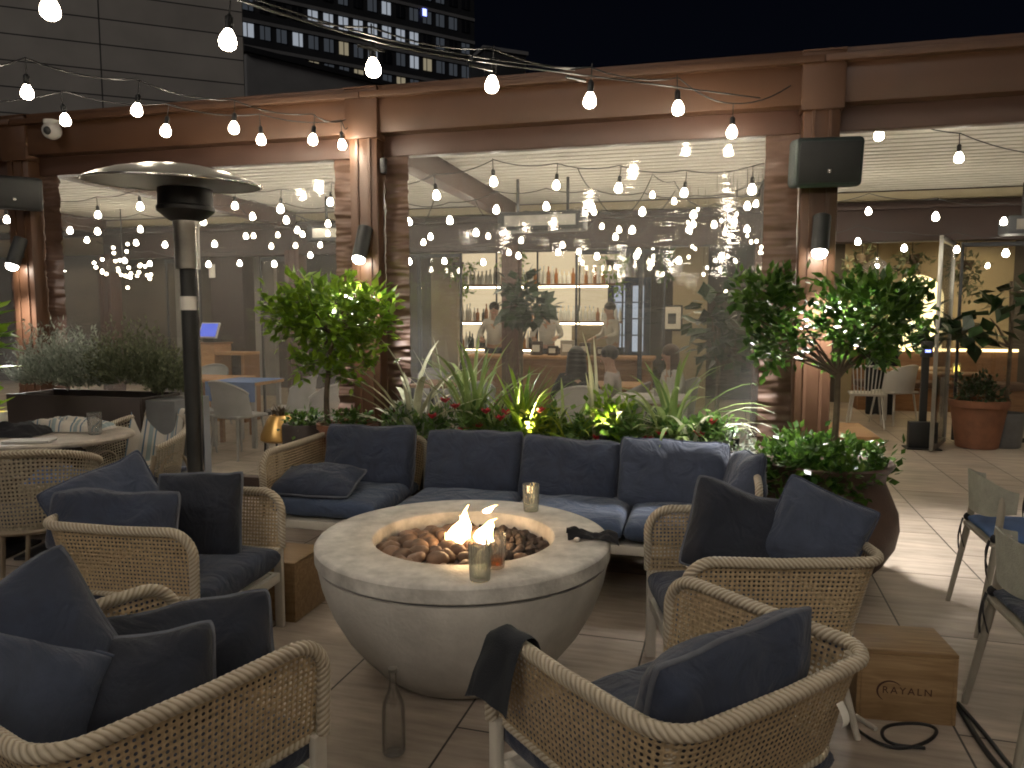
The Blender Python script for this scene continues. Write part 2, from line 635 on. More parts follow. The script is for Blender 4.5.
pm('stone_top', (.44, .39, .33), .5, var=.3, vs=12)
leafmat('leaf', (.09, .19, .014), (.28, .44, .035), rough=.3)
leafmat('leaf_dark', (.026, .075, .012), (.11, .21, .03), rough=.33)
leafmat('leaf_silver', (.19, .22, .18), (.44, .48, .40), rough=.6, trans=.2)
leafmat('leaf_olive', (.07, .085, .045), (.19, .21, .12), rough=.6, trans=.25)
leafmat('leaf_strap', (.10, .18, .045), (.34, .42, .16), rough=.4)
leafmat('leaf_pale', (.40, .42, .27), (.66, .66, .48), rough=.45)
leafmat('leaf_lit', (.20, .38, .03), (.38, .58, .06), rough=.35)  # brighter greens put lamplight into the shadowed plant's leaf colour
leafmat('leaf_mid', (.05, .12, .03), (.19, .31, .08), rough=.28)
em('bar_glow', (1, .80, .50), .95)  # added glow behind the bottles, not a lamp fitting
leafmat('leaf_fig', (.012, .03, .012), (.035, .07, .025), rough=.35, trans=.15)
leafmat('leaf_yellow', (.22, .30, .03), (.42, .46, .06), rough=.4)
stripes('blanket', [(0, (.50, .46, .40)), (.35, (.12, .19, .25)), (.42, (.48, .45, .38)), (.5, (.24, .30, .31)), (.68, (.50, .46, .40)), (.8, (.10, .15, .22)), (.86, (.45, .43, .38))], 2.4)
BULB = bulbmat('bulb_glow', (1, .87, .68), (1, .5, .16), 175, 1.4)
INB = bulbmat('inner_bulb_glow', (1, .91, .74), (1, .6, .26), 75, 1.2)
SMB = bulbmat('small_bulb_glow', (1, .86, .62), (1, .55, .2), 45, 1.2)
em('sconce_glow', (1, .93, .82), 90)
em('ceiling_glow', (1, .80, .50), 520)  # for the added ceiling discs that fill the room with light
em('niche_glow', (1, .80, .40), 2.6)  # lamplight on the niche wall, given off by the plate itself
em('strip_glow', (1, .74, .34), 5)
em('shelf_glow', (1, .82, .56), 40)
em('wall_lamp_glow', (1, .85, .5), 9)
em('screen_blue', (.12, .17, .75), 1.3)
em('blue_led', (.25, .3, 1), 4)
em('candle', (1, .72, .12), 6)
em('window_cool', (.80, .88, 1), .36)
em('window_warm', (1, .86, .58), .24)
em('window_dim', (.75, .85, 1), .045)
em('door_glow', (.75, .85, 1), .8)
em('garden_lamp', (1, .92, .45), 30)


# ------------------------------------------------------------------ mesh collector
class MB:
    def __init__(self):
        self.v = []; self.f = []; self.uv = {}

    def add(self, vs, fs, uvs=None):
        o = len(self.v)
        self.v += [tuple(x) for x in vs]
        for i, f in enumerate(fs):
            if uvs:
                self.uv[len(self.f)] = uvs[i]
            self.f.append([k + o for k in f])

    def box(self, c, size, rot=None, bev=0.0, seg=2):
        if rot is None:
            M = Matrix.Identity(3)
        elif isinstance(rot, (int, float)):
            M = Matrix.Rotation(rot, 3, 'Z')
        else:
            M = rot
        c = Vector(c)
        if bev <= 0:
            h = [x / 2 for x in size]
            vs = [c + M @ Vector((a * h[0], b * h[1], d * h[2])) for d in (-1, 1) for b in (-1, 1) for a in (-1, 1)]
            self.add(vs, [(0, 2, 3, 1), (4, 5, 7, 6), (0, 1, 5, 4), (2, 6, 7, 3), (0, 4, 6, 2), (1, 3, 7, 5)])
            return
        bm = bmesh.new()
        bmesh.ops.create_cube(bm, size=1)
        for v in bm.verts:
            v.co = Vector((v.co.x * size[0], v.co.y * size[1], v.co.z * size[2]))
        bmesh.ops.bevel(bm, geom=bm.edges[:], offset=min(bev, min(size) * .49), segments=seg, affect='EDGES', profile=.5)
        bm.verts.index_update()
        self.add([c + M @ v.co for v in bm.verts], [[v.index for v in f.verts] for f in bm.faces])
        bm.free()

    def tube(self, pts, r, n=8, caps=True, closed=False, sq=None):
        pts = [Vector(p) for p in pts]
        m = len(pts)
        rr = r if isinstance(r, (list, tuple)) else [r] * m
        T = []
        for i in range(m):
            a = pts[i - 1] if (i > 0 or closed) else pts[i]
            b = pts[(i + 1) % m] if (i < m - 1 or closed) else pts[i]
            d = (b - a)
            T.append(d.normalized() if d.length > 1e-9 else Vector((0, 0, 1)))
        up = Vector((0, 0, 1)) if abs(T[0].z) < .9 else Vector((1, 0, 0))
        u = T[0].cross(up).normalized()
        vs = []
        for i in range(m):
            u = (u - T[i] * u.dot(T[i])).normalized()
            w = T[i].cross(u)
            for k in range(n):
                a = 2 * PI * k / n
                vs.append(pts[i] + (u * math.cos(a) + w * math.sin(a)) * rr[i])
        fs = []
        for i in range(m if closed else m - 1):
            j = (i + 1) % m
            for k in range(n):
                l = (k + 1) % n
                fs.append((i * n + k, i * n + l, j * n + l, j * n + k))
        if caps and not closed:
            fs.append(list(range(n))[::-1])
            fs.append([(m - 1) * n + k for k in range(n)])
        self.add(vs, fs)

    def rope(self, pts, r, n=20, lobes=5, pitch=.017, amp=.12, step=.0045):
        """a twisted, wrapped cord along the path"""
        pts = resample([Vector(p) for p in pts], step)
        m = len(pts)
        T = [(pts[min(i + 1, m - 1)] - pts[max(i - 1, 0)]).normalized() for i in range(m)]
        up = Vector((0, 0, 1)) if abs(T[0].z) < .9 else Vector((1, 0, 0))
        u = T[0].cross(up).normalized()
        vs = []
        for i in range(m):
            u = (u - T[i] * u.dot(T[i])).normalized()
            w = T[i].cross(u)
            s = i * step
            for k in range(n):
                a = 2 * PI * k / n
                q = r * (1 + amp * abs(math.sin(PI * (lobes * abs(k / n - .5) + s / pitch))) - amp * .5)
                vs.append(pts[i] + (u * math.cos(a) + w * math.sin(a)) * q)
        fs = [(i * n + k, i * n + (k + 1) % n, (i + 1) * n + (k + 1) % n, (i + 1) * n + k) for i in range(m - 1) for k in range(n)]
        ph = lambda i, k: (lobes * abs(k / n - .5) + i * step / pitch, i * step)
        uvs = [[ph(i, k), ph(i, k + 1), ph(i + 1, k + 1), ph(i + 1, k)] for i in range(m - 1) for k in range(n)]
        fs.append(list(range(n))[::-1]); fs.append([(m - 1) * n + k for k in range(n)])
        uvs += [[(.5, 0)] * n, [(.5, 0)] * n]
        self.add(vs, fs, uvs)

    def lathe(self, prof, n=40, c=(0, 0, 0), wob=None):
        vs = []; fs = []
        c = Vector(c)
        for i, (r, z) in enumerate(prof):
            for k in range(n):
                a = 2 * PI * k / n
                q = r * (1 + (wob(a, z) if wob else 0))
                vs.append(c + Vector((q * math.cos(a), q * math.sin(a), z)))
        m = len(prof)
        for i in range(m - 1):
            for k in range(n):
                l = (k + 1) % n
                fs.append((i * n + k, i * n + l, (i + 1) * n + l, (i + 1) * n + k))
        if prof[0][0] > 1e-6: fs.append(list(range(n))[::-1])
        if prof[-1][0] > 1e-6: fs.append([(m - 1) * n + k for k in range(n)])
        self.add(vs, fs)

    def ball(self, c, r, n=12, m=8):
        if not isinstance(r, (tuple, list)): r = (r, r, r)
        c = Vector(c)
        vs = [c + Vector((0, 0, -r[2]))]
        for i in range(1, m):
            t = -PI / 2 + PI * i / m
            for k in range(n):
                a = 2 * PI * k / n
                vs.append(c + Vector((r[0] * math.cos(t) * math.cos(a), r[1] * math.cos(t) * math.sin(a), r[2] * math.sin(t))))
        vs.append(c + Vector((0, 0, r[2])))
        fs = [(0, 1 + (k + 1) % n, 1 + k) for k in range(n)]
        for i in range(m - 2):
            o = 1 + i * n
            for k in range(n):
                l = (k + 1) % n
                fs.append((o + k, o + l, o + n + l, o + n + k))
        o = 1 + (m - 2) * n
        fs += [(o + k, o + (k + 1) % n, len(vs) - 1) for k in range(n)]
        self.add(vs, fs)

    def grid(self, fn, nu, nv, uvf=None):
        vs = []; fs = []; uvs = []
        for j in range(nv + 1):
            for i in range(nu + 1):
                vs.append(fn(i / nu, j / nv))
        w = nu + 1
        for j in range(nv):
            for i in range(nu):
                q = (j * w + i, j * w + i + 1, (j + 1) * w + i + 1, (j + 1) * w + i)
                fs.append(q)
                if uvf:
                    uvs.append([uvf(a / nu, b / nv) for a, b in ((i, j), (i + 1, j), (i + 1, j + 1), (i, j + 1))])
        self.add(vs, fs, uvs or None)

    def leaf(self, p, d, up, L, w, fold=.25, curl=0.0):
        p = Vector(p); d = Vector(d).normalized()
        sd = d.cross(Vector(up))
        if sd.length < 1e-4: sd = d.cross(Vector((1, 0, 0)))
        sd.normalize()
        nn = sd.cross(d)
        mid = p + d * L * .5 - nn * w * fold
        self.add([p, p + d * L * .45 + sd * w, p + d * L - nn * L * curl, p + d * L * .45 - sd * w, mid], [(0, 1, 2, 4), (0, 4, 2, 3)])

    def strap(self, p, az, L, w, rise, droop, segs=7):
        """a long arching blade"""
        p = Vector(p)
        h = Vector((math.cos(az), math.sin(az), 0))
        sd = Vector((-math.sin(az), math.cos(az), 0))
        vs = []
        el = rise
        q = p.copy()
        for i in range(segs + 1):
            t = i / segs
            ww = w * (.55 + .9 * t) * (1 - t) ** .55 if t < 1 else 0
            ww = max(ww, w * .05)
            nn = h * -math.sin(el) + Vector((0, 0, math.cos(el)))
            vs += [q + sd * ww + nn * ww * .35, q, q - sd * ww + nn * ww * .35]
            q = q + (h * math.cos(el) + Vector((0, 0, math.sin(el)))) * L / segs
            el -= droop / segs * (0.4 + 1.6 * t)
        fs = []
        for i in range(segs):
            a = i * 3
            fs += [(a, a + 1, a + 4, a + 3), (a + 1, a + 2, a + 5, a + 4)]
        self.add(vs, fs)

    def build(self, name, mat, parent=None, loc=None, rotz=0.0, smooth=40, world=False, weld=0):
        me = bpy.data.meshes.new(name)
        me.from_pydata(self.v, [], self.f)
        if self.uv:
            ul = me.uv_layers.new(name='UVMap')
            for fi, u in self.uv.items():
                p = me.polygons[fi]
                for k, li in enumerate(p.loop_indices):
                    ul.data[li].uv = u[k]
        if weld:
            bm = bmesh.new(); bm.from_mesh(me)
            bmesh.ops.remove_doubles(bm, verts=bm.verts, dist=weld)
            bmesh.ops.recalc_face_normals(bm, faces=bm.faces)
            bm.to_mesh(me); bm.free()
        me.materials.append(MATS[mat] if isinstance(mat, str) else mat)
        if smooth:
            me.polygons.foreach_set('use_smooth', [True] * len(me.polygons))
            me.set_sharp_from_angle(angle=R(smooth))
        me.update()
        o = bpy.data.objects.new(name, me)
        col.objects.link(o)
        if parent is not None:
            o.parent = parent
            if world:
                o.matrix_parent_inverse = base(parent).inverted()
        if loc is not None:
            o.location = loc
        o.rotation_euler = (0, 0, rotz)
        return o


def base(o):
    return Matrix.Translation(o.location) @ o.rotation_euler.to_matrix().to_4x4()


def resample(pts, step):
    out = [pts[0].copy()]
    need = step
    for a, b in zip(pts, pts[1:]):
        d = (b - a).length
        pos = 0.0
        while pos + need <= d:
            pos += need
            out.append(a.lerp(b, pos / d))
            need = step
        need -= (d - pos)
    return out


def smooth_path(pts, it=2):
    pts = [Vector(p) for p in pts]
    for _ in range(it):
        q = [pts[0]]
        for a, b in zip(pts, pts[1:]):
            q += [a.lerp(b, .25), a.lerp(b, .75)]
        q.append(pts[-1])
        pts = q
    return pts


def tag(o, label=None, cat=None, group=None, kind=None):
    for k, v in (('label', label), ('category', cat), ('group', group), ('kind', kind)):
        if v: o[k] = v
    return o


def thing(name, label, cat, loc=(0, 0, 0), rotz=0.0, group=None):
    o = bpy.data.objects.new(name, None)
    col.objects.link(o)
    o.location = loc
    o.rotation_euler = (0, 0, rotz)
    return tag(o, label, cat, group)


def dup(o, loc=None, rotz=None, label=None, parent=None, kids=None):
    c = o.copy(); col.objects.link(c)
    if parent is not None: c.parent = parent
    if loc is not None: c.location = loc
    if rotz is not None: c.rotation_euler = (0, 0, rotz)
    if label: c['label'] = label
    for ch in CH(o):
        dup(ch, parent=c)
    return c


def CH(o):
    return [x for x in bpy.data.objects if x.parent == o]

# ------------------------------------------------------------------ ground
g = MB()
g.add([(-40, -30, 0), (40, -30, 0), (40, 60, 0), (-40, 60, 0)], [(0, 1, 2, 3)])
tag(g.build('terrace_floor', 'floor', smooth=0), kind='structure')


# ------------------------------------------------------------------ soft things
def pillow_mb(w, h, t, seed=0, k=.06, e=(2.2, .5), sag=.2, wr=.012, nu=26, nv=26, flat=False):
    mb = MB()
    off = Vector((seed * 7.3, seed * 3.1, seed * 1.7))

    def edge(u, v):
        x = w / 2 * u * (1 - k * (1 - v * v) * abs(u))
        z = h / 2 * v * (1 - k * (1 - u * u) * abs(v))
        return x, z

    def P(u, v, sgn):
        x, z = edge(u, v)
        b = max(0, (1 - abs(u) ** e[0]) * (1 - abs(v) ** e[0])) ** e[1]
        rc = 1 - .055 * (abs(u * v)) ** 5
        x *= rc; z *= rc
        y = t / 2 * b * (1 - sag * v)
        q = Vector((x * 5.5, z * 5.5, sgn * 2.0)) + off
        wv = noise.noise(q) * wr + noise.noise(q * 2.3) * wr * .45
        # soft creases running in from the corners and seams
        cr = math.sin((u * 3.2 + v * 2.1 + seed) * 3) * wr * .25 * (1 - b)
        y += (wv + cr) * min(1, b * 1.6)
        return Vector((x, sgn * y, z + noise.noise(off + Vector((x * 6, z * 6, 9))) * wr * .9))
    mp = lambda a: math.sin((a - .5) * PI)
    mb.grid(lambda a, b: P(mp(a), mp(b), -1), nu, nv)
    mb.grid(lambda a, b: P(mp(1 - a), mp(b), 1), nu, nv)
    rim = []
    n = 12
    for i in range(n): rim.append(P(mp(i / n), -1, 1))
    for i in range(n): rim.append(P(1, mp(i / n), 1))
    for i in range(n): rim.append(P(mp(1 - i / n), 1, 1))
    for i in range(n): rim.append(P(-1, mp(1 - i / n), 1))
    return mb, rim


def orient(az, tilt, roll):
    return (Matrix.Rotation(R(az), 3, 'Z') @ Matrix.Rotation(R(-tilt), 3, 'X') @ Matrix.Rotation(R(roll), 3, 'Y')).to_euler()


def pillow(label, loc, w, h, t, face, tilt=12, roll=0, mat='navy', seed=1, cat='cushion', group=None, e=(2.2, .5), k=.06, name='cushion', wr=.026, sag=.2):
    mb, rim = pillow_mb(w, h, t, seed, e=e, k=k, wr=wr, sag=sag)
    o = mb.build(name, mat, smooth=70, weld=.0004)
    tag(o, label, cat, group)
    o.location = loc
    o.rotation_euler = orient(face + 90, tilt, roll)
    p = MB(); p.tube(rim, .0075, n=6, closed=True)
    p.build('piping', 'piping_blue' if mat != 'navy_light' else mat, parent=o, smooth=80)
    return o


def slab_mb(w, d, h, seed=0, nu=22):
    """a box cushion lying flat: crisp sides, softly crowned top"""
    mb = MB()
    off = Vector((seed * 5.1, seed, 0))

    def P(u, v, sgn):
        a = math.copysign(abs(u) ** .8, u); b = math.copysign(abs(v) ** .8, v)
        q = max(0, (1 - abs(u) ** 9) * (1 - abs(v) ** 9)) ** .33
        c = (1 - u * u) * (1 - v * v)
        z = sgn * (h / 2) * q * (.86 + .2 * c) + sgn * noise.noise(Vector((u * 2.2, v * 2.2, sgn)) + off) * .012 * q
        return Vector((w / 2 * u * (1 - .015 * (1 - v * v)), d / 2 * v * (1 - .015 * (1 - u * u)), z))
    mp = lambda a: math.sin((a - .5) * PI)
    mb.grid(lambda a, b: P(mp(a), mp(b), 1), nu, nu)
    mb.grid(lambda a, b: P(mp(1 - a), mp(b), -1), nu, nu)
    return mb


# ------------------------------------------------------------------ cane armchairs
def rim_half(hw, yf, yb, zt, rad=.10, crn=.10, z0=.39):
    """left half of the rail from the front of the arm to the middle of the back"""
    pts = [Vector((-hw + .015, yf - .004, z0)), Vector((-hw + .013, yf, zt - rad))]
    for i in range(1, 7):
        a = R(90) * i / 6
        pts.append(Vector((-hw + .012 - .006 * i / 6, yf - rad + rad * math.cos(a), zt - rad + rad * math.sin(a))))
    pts.append(Vector((-hw, 0, zt - .004)))
    pts.append(Vector((-hw, yb + crn, zt)))
    for i in range(1, 6):
        a = R(90) * i / 6
        pts.append(Vector((-hw + crn * (1 - math.cos(a)), yb + crn * (1 - math.sin(a)), zt)))
    pts.append(Vector((-hw + crn, yb, zt)))
    pts.append(Vector((0, yb - .008, zt)))
    return pts


def mirror(pts):
    return pts + [Vector((-p.x, p.y, p.z)) for p in pts[-2::-1]]


_chair = {}


def armchair(label, loc, F, seat='navy', w=.72):
    if w not in _chair:
        t = thing('cane_armchair', label, 'armchair', loc, R(F - 90), 'cane armchairs around the fire bowl')
        hw = w / 2
        top = mirror(rim_half(hw, .335, -.36, .66))
        bot = mirror(rim_half(hw - .03, .335, -.285, .385, rad=.001, z0=.38))
        m = MB(); m.rope(top, .0185); m.build('rail', 'rope', t, smooth=80)
        # cane sheet between the rail and the lower edge
        sheet = MB()
        tp = top[1:-1]
        bp = []
        for p in tp:
            sg = -1 if p.x < 0 else 1
            back = max(0, min(1, (-p.y - .12) / .24))
            bp.append(Vector((p.x - sg * .028 if abs(p.x) > hw - .1 else p.x * .93, p.y + .075 * back, .385)))
        T = resample_pair(tp, bp, 90)
        acc = [0]
        for a, b in zip(T, T[1:]): acc.append(acc[-1] + ((b[0] - a[0]).xy.length + (b[1] - a[1]).xy.length) / 2)
        n = len(T) - 1

        def fn(u, v):
            i = min(int(round(u * n)), n)
            return T[i][1].lerp(T[i][0], v)

        def uvf(u, v):
            i = min(int(round(u * n)), n)
            return (acc[i], (T[i][0] - T[i][1]).length * v)
        sheet.grid(fn, n, 8, uvf)
        sheet.build('cane_panel', 'cane', t, smooth=70)
        lo = MB(); lo.rope([b for a, b in T], .0105, n=8, lobes=3, pitch=.018); lo.build('lower_edge', 'rope', t, smooth=80)
        for sx in (-1, 1):
            po = MB(); po.rope([(sx * (hw - .045), -.318, .655), (sx * (hw - .062), -.256, .385)], .016, n=10, lobes=4, pitch=.012, amp=.1); po.build('corner_post', 'rope', t, smooth=80)
            lg = MB(); lg.tube([(sx * (hw - .062), -.256, .385), (sx * (hw - .07), -.235, .26), (sx * (hw - .045), -.30, 0)], [.016, .016, .012], n=8); lg.build('leg', 'white_metal', t)
            lf = MB(); lf.box((sx * (hw - .022), .318, .197), (.026, .042, .394), bev=.005); lf.build('leg', 'white_metal', t)
        fr = MB()
        fr.box((0, .318, .252), (w - .074, .028, .046), bev=.005)
        fr.box((0, -.245, .252), (w - .14, .028, .046), bev=.005)
        for sx in (-1, 1): fr.box((sx * (hw - .045), .036, .252), (.026, .532, .044), bev=.005)
        fr.box((0, .03, .262), (w - .12, .52, .016))
        fr.build('seat_frame', 'white_metal', t)
        sc = slab_mb(w - .075, .62, .15, seed=len(_chair) + 1).build('seat_cushion', seat, t, smooth=60, weld=.0004)
        sc.location = (0, .03, .352)
        _chair[w] = t
        return t
    t = dup(_chair[w], loc, R(F - 90), label)
    for ch in CH(t):
        if ch.name.startswith('seat_cushion') and seat != 'navy':
            ch.data = ch.data.copy(); ch.data.materials[0] = MATS[seat]
    return t


def resample_pair(a, b, n):
    L = [0]
    for p, q in zip(a, a[1:]): L.append(L[-1] + max((q - p).length, 1e-6))
    out = []
    j = 0
    for i in range(n + 1):
        d = L[-1] * i / n
        while j < len(L) - 2 and L[j + 1] < d: j += 1
        f = min(1, max(0, (d - L[j]) / (L[j + 1] - L[j])))
        out.append((a[j].lerp(a[j + 1], f), b[j].lerp(b[j + 1], f)))
    return out


FRc = (.415, 1.905); FRF = 124
RRc = (.93, 2.86); RRF = 180
LMc = (-1.50, 3.25); LMF = -11
FLc = (-.976, 1.835); FLF = 55
armchair('cane armchair with a dark napkin hung over its arm, in front of the fire bowl', (*FRc, 0), FRF)
armchair('cane armchair right of the fire bowl with two square navy pillows in it', (*RRc, 0), RRF)
armchair('cane armchair left of the fire bowl with its empty navy seat showing', (*LMc, 0), LMF)
armchair('cane armchair heaped with four navy pillows, cut off at the lower left', (*FLc, 0), FLF)


def loc_on(c, F, x, y, z):
    a = R(F - 90)
    return Vector((c[0] + x * math.cos(a) - y * math.sin(a), c[1] + x * math.sin(a) + y * math.cos(a), z))


# pillows of the four armchairs
def pil(label, px, py, Y, *a, **k):
    return pillow(label, at(px, py, Y), *a, **k)


pillow('long navy lumbar pillow leaning on the back of the chair with the napkin', loc_on(FRc, FRF, -.01, -.20, .605), .56, .32, .19, FRF, 14, 2, 'navy', 3, e=(3, .45), k=.03)
pil('dark navy square pillow with one raised corner, in the middle of the right armchair', 736, 533, 2.84, .38, .36, .17, -97, 20, 14, 'navy_dark', 4)
pil('greyer blue square pillow leaning in the rear corner of the right armchair', 816, 534, 2.74, .34, .34, .18, 250, 16, 22, 'navy_light', 5)
pil('blue square pillow with its upper corner raised, against the back of the left armchair', 108, 505, 3.34, .46, .36, .18, -62, 24, -24, 'navy_light', 6)
pil('long navy pillow lying along the near arm of the left armchair', 114, 520, 3.13, .54, .25, .17, -86, 18, 1, 'navy', 7, e=(3, .45), k=.03)
pil('dark navy square pillow upright against the far arm of the left armchair', 200, 516, 3.38, .39, .42, .17, -88, 10, 0, 'navy_dark', 8)
pil('big dark navy square pillow with peaked corner at the left picture edge', 20, 656, 1.84, .42, .40, .19, -52, 20, -22, 'navy', 9)
pil('dark navy lumbar pillow behind another in the lower left armchair', 182, 652, 2.12, .52, .28, .16, -76, 30, -5, 'navy_dark', 10, e=(3, .45), k=.04)
pil('dark navy piped lumbar pillow nearest the cane arm of the lower left armchair', 120, 690, 1.89, .48, .27, .17, -76, 26, -4, 'navy_dark', 11, e=(3, .45), k=.04)
pil('rounded grey blue pillow cut off by the left picture edge', 22, 702, 1.76, .36, .30, .20, -58, 18, 22, 'navy_light', 12)

# napkin hung over the chair arm
n_top = loc_on(FRc, FRF, -.352, .225, .684)
m = MB()
ax = Vector((math.cos(R(FRF - 90)), math.sin(R(FRF - 90)), 0))      # chair's right
ay = Vector((-ax.y, ax.x, 0))


def napkin(u, v):
    # u across the arm's length, v from the inside hem over the rail to the outer hem
    a = (u - .5) * .17
    d = (v - .42)
    fold = noise.noise(Vector((u * 4, v * 3, 3.3))) * .014 + math.sin(u * 9 + v * 2) * .007
    if abs(d) < .09:
        t = d / .09 * R(85)
        q = -ax * math.sin(t) * .03 + Vector((0, 0, math.cos(t) * .03 - .024))
    else:
        sg = 1 if d > 0 else -1
        dd = abs(d) - .09
        q = -ax * sg * (.031 + dd * .05) + Vector((0, 0, -.022 - dd * (.36 if sg > 0 else .16)))
        a += sg * dd * .12 * (u - .2)
        q += -ax * sg * fold * min(1, dd * 5)
    drop = max(0, u - .65) * .10
    return n_top + ay * (a + (.05 * max(0, v - .5))) + q - Vector((0, 0, drop)) + Vector((0, 0, fold * .3))


m.grid(napkin, 26, 34)
tag(m.build('napkin', 'cloth_dark', smooth=80), 'dark grey napkin hung over the arm of the nearest right armchair', 'napkin')
# care tag under that chair
m = MB()
tg = at(836, 704, 1.76)
m.grid(lambda u, v: tg + ax * (u * .028) + Vector((0, 0, -v * .055)) + ay * (-.02 * math.sin(v * 2.2)), 3, 8)
tag(m.build('paper_tag', 'paper', smooth=60), 'small white tag hanging below the back of the nearest right armchair', 'tag')

# ------------------------------------------------------------------ fire bowl
BC = Vector((-.205, 3.135, 0))
fb = thing('fire_bowl', 'round pale concrete fire bowl burning in the middle of the seats', 'fire pit', BC)
prof = [(.30, 0.012), (.335, .012), (.36, .03), (.43, .10), (.50, .19), (.555, .29), (.595, .40), (.610, .475), (.611, .488)]
m = MB(); m.lathe(prof, 96)
m.build('bowl', 'concrete', fb, smooth=50)
m = MB(); m.lathe([(.598, .488), (.598, .4985)], 96); m.build('shadow_groove', 'dark_concrete', fb)
m = MB(); m.lathe([(.40, .4985), (.612, .4985), (.621, .505), (.622, .556), (.615, .566), (.604, .571), (.396, .571), (.386, .567), (.381, .556), (.378, .45), (.30, .44), (0, .44)], 96)
m.build('rim', 'concrete_top', fb, smooth=35)
m = MB(); m.lathe([(.19, .47), (.19, .50), (.155, .50), (.155, .47)], 40); m.build('burner_ring', 'dull_steel', fb)

protos = []
for k in range(4):
    m = MB(); m.ball((0, 0, 0), (.035, .029, .022), 10, 7)
    m.v = [tuple(Vector(v) * (1 + .28 * noise.noise(Vector(v) * 32 + Vector((k * 9, 0, 0))))) for v in m.v]
    protos.append((m, 'stone'))
for k in range(3):
    m = MB(); m.ball((0, 0, 0), (.024, .021, .02), 8, 6)
    m.v = [tuple(Vector(v) * (1 + .6 * noise.noise(Vector(v) * 60 + Vector((k * 5, 3, 0))))) for v in m.v]
    protos.append((m, 'lava'))
made = {}
placed = []
i = 0
tries = 0
while i < 120 and tries < 6000:
    tries += 1
    a = rnd.uniform(0, 2 * PI); r = .355 * math.sqrt(rnd.random())
    x, y = r * math.cos(a), r * math.sin(a)
    right = x > .04 + .1 * rnd.random()
    k = rnd.choice((4, 5, 6)) if (right and not (y < -.12 and rnd.random() < .4)) else rnd.choice((0, 1, 2, 3))
    sc = rnd.uniform(.75, 1.3) if k >= 4 else rnd.uniform(.95, 1.6)
    need = .031 if k >= 4 else .052
    if any((x - p[0]) ** 2 + (y - p[1]) ** 2 < ((need + p[2]) * .5 * 1.15) ** 2 for p in placed): continue
    placed.append((x, y, need))
    z = .492 + .035 * (1 - (r / .36) ** 2) + rnd.uniform(-.004, .012)
    if k not in made:
        o = protos[k][0].build('lava_rock' if k >= 4 else 'river_stone', protos[k][1], smooth=80)
        made[k] = o
    else:
        o = made[k].copy(); col.objects.link(o)
    o.location = BC + Vector((x, y, z)); o.rotation_euler = (rnd.uniform(-.5, .5), rnd.uniform(-.5, .5), rnd.uniform(0, 6)); o.scale = (sc, sc, sc)
    if k >= 4: tag(o, 'dark rough lava rock lying in the fire bowl', 'lava rock', 'dark lava rocks in the fire bowl')
    else: tag(o, 'smooth brown stone lying in the fire bowl', 'stone', 'smooth stones in the fire bowl')
    i += 1


def flame_part(parent, c, h, r, seed, lean):
    mb = MB()
    prof = [(0, 0), (.55, .06), (.95, .2), (1, .32), (.8, .5), (.5, .68), (.25, .85), (0, 1)]
    vs = MB(); vs.lathe([(r * a, h * b) for a, b in prof], 14)
    out = []
    for v in vs.v:
        p = Vector(v); t = p.z / h
        q = Vector((noise.noise(Vector((t * 3.2, seed, p.x * 14))), noise.noise(Vector((t * 3.2, seed + 5, p.y * 14))), 0))
        p += Vector((lean[0] * t * t, lean[1] * t * t, 0)) + q * r * 1.1 * t
        out.append(tuple(p))
    mb.add(out, vs.f)
    o = mb.build('flame_tongue', 'flame', parent, smooth=80)
    o.location = c
    return o


ft = thing('fire', 'orange gas flames rising from the stones of the bowl', 'fire', BC + Vector((0, -.02, .50)))
flame_part(ft, (-.03, .0, .0), .16, .042, 1, (.02, 0))
flame_part(ft, (-.005, .03, .01), .19, .032, 2, (.025, 0))
flame_part(ft, (-.055, -.02, .0), .09, .03, 7, (-.02, 0))
flame_part(ft, (.075, .0, .03), .12, .034, 3, (.06, 0))
flame_part(ft, (.10, .02, .0), .10, .03, 4, (.02, 0))
flame_part(ft, (.095, .01, .165), .036, .020, 5, (.05, 0))


def tumbler(name, label, p, r, h, mat, ribs=18, drink=None, z0=0):
    t = thing(name, label, 'glass', p)
    mb = MB()
    w = lambda a, z: .035 * math.cos(a * ribs)
    mb.lathe([(r * .80, 0), (r * .86, .004), (r * .95, h * .5), (r, h), (r - .0022, h), (r * .95 - .003, h * .5), (r * .82 - .002, .014), (0, .011)], 72, wob=w)
    mb.build('glass_body', mat, t, smooth=60)
    if drink:
        mb = MB(); mb.lathe([(r * .80 - .003, .0145), (r * .88 - .004, h * drink), (0, h * drink)], 32); mb.build('drink', 'amber', t)
    return t


tumbler('tumbler', 'ribbed green tinted tumbler on the front rim of the fire bowl', onz(480, 580, .5715), .041, .135, 'green_glass')
tumbler('tumbler', 'tumbler with a little amber drink, right behind the green one', onz(493, 572, .5715) + Vector((.008, .05, 0)), .038, .13, 'glass', drink=.3)
tumbler('tumbler', 'ribbed tumbler standing alone on the far rim of the fire bowl', onz(531, 511, .5715), .040, .13, 'green_glass')

# cloth thrown on the bowl rim
p = onz(592, 538, .572)
m = MB()


def rag(u, v):
    x = (u - .5) * .21; y = (v - .5) * .10
    h = .030 * (1 - (2 * v - 1) ** 2) * (.6 + .4 * math.sin(u * 7 + 1)) * 1.3 + noise.noise(Vector((u * 6, v * 5, 2))) * .012
    return p + Vector((x, y + .02 * math.sin(u * 5), max(.004, .006 + h) - max(0, u - .82) * .12))


m.grid(rag, 26, 14)
tag(m.build('cloth', 'cloth_black', smooth=80), 'crumpled black cloth lying on the right rim of the fire bowl', 'cloth')
m = MB(); m.ball((0, 0, .010), (.014, .012, .010), 10, 6)
o = m.build('cork', 'paper', loc=onz(577, 542, .572)); tag(o, 'tiny pale bottle stopper beside the black cloth', 'stopper')

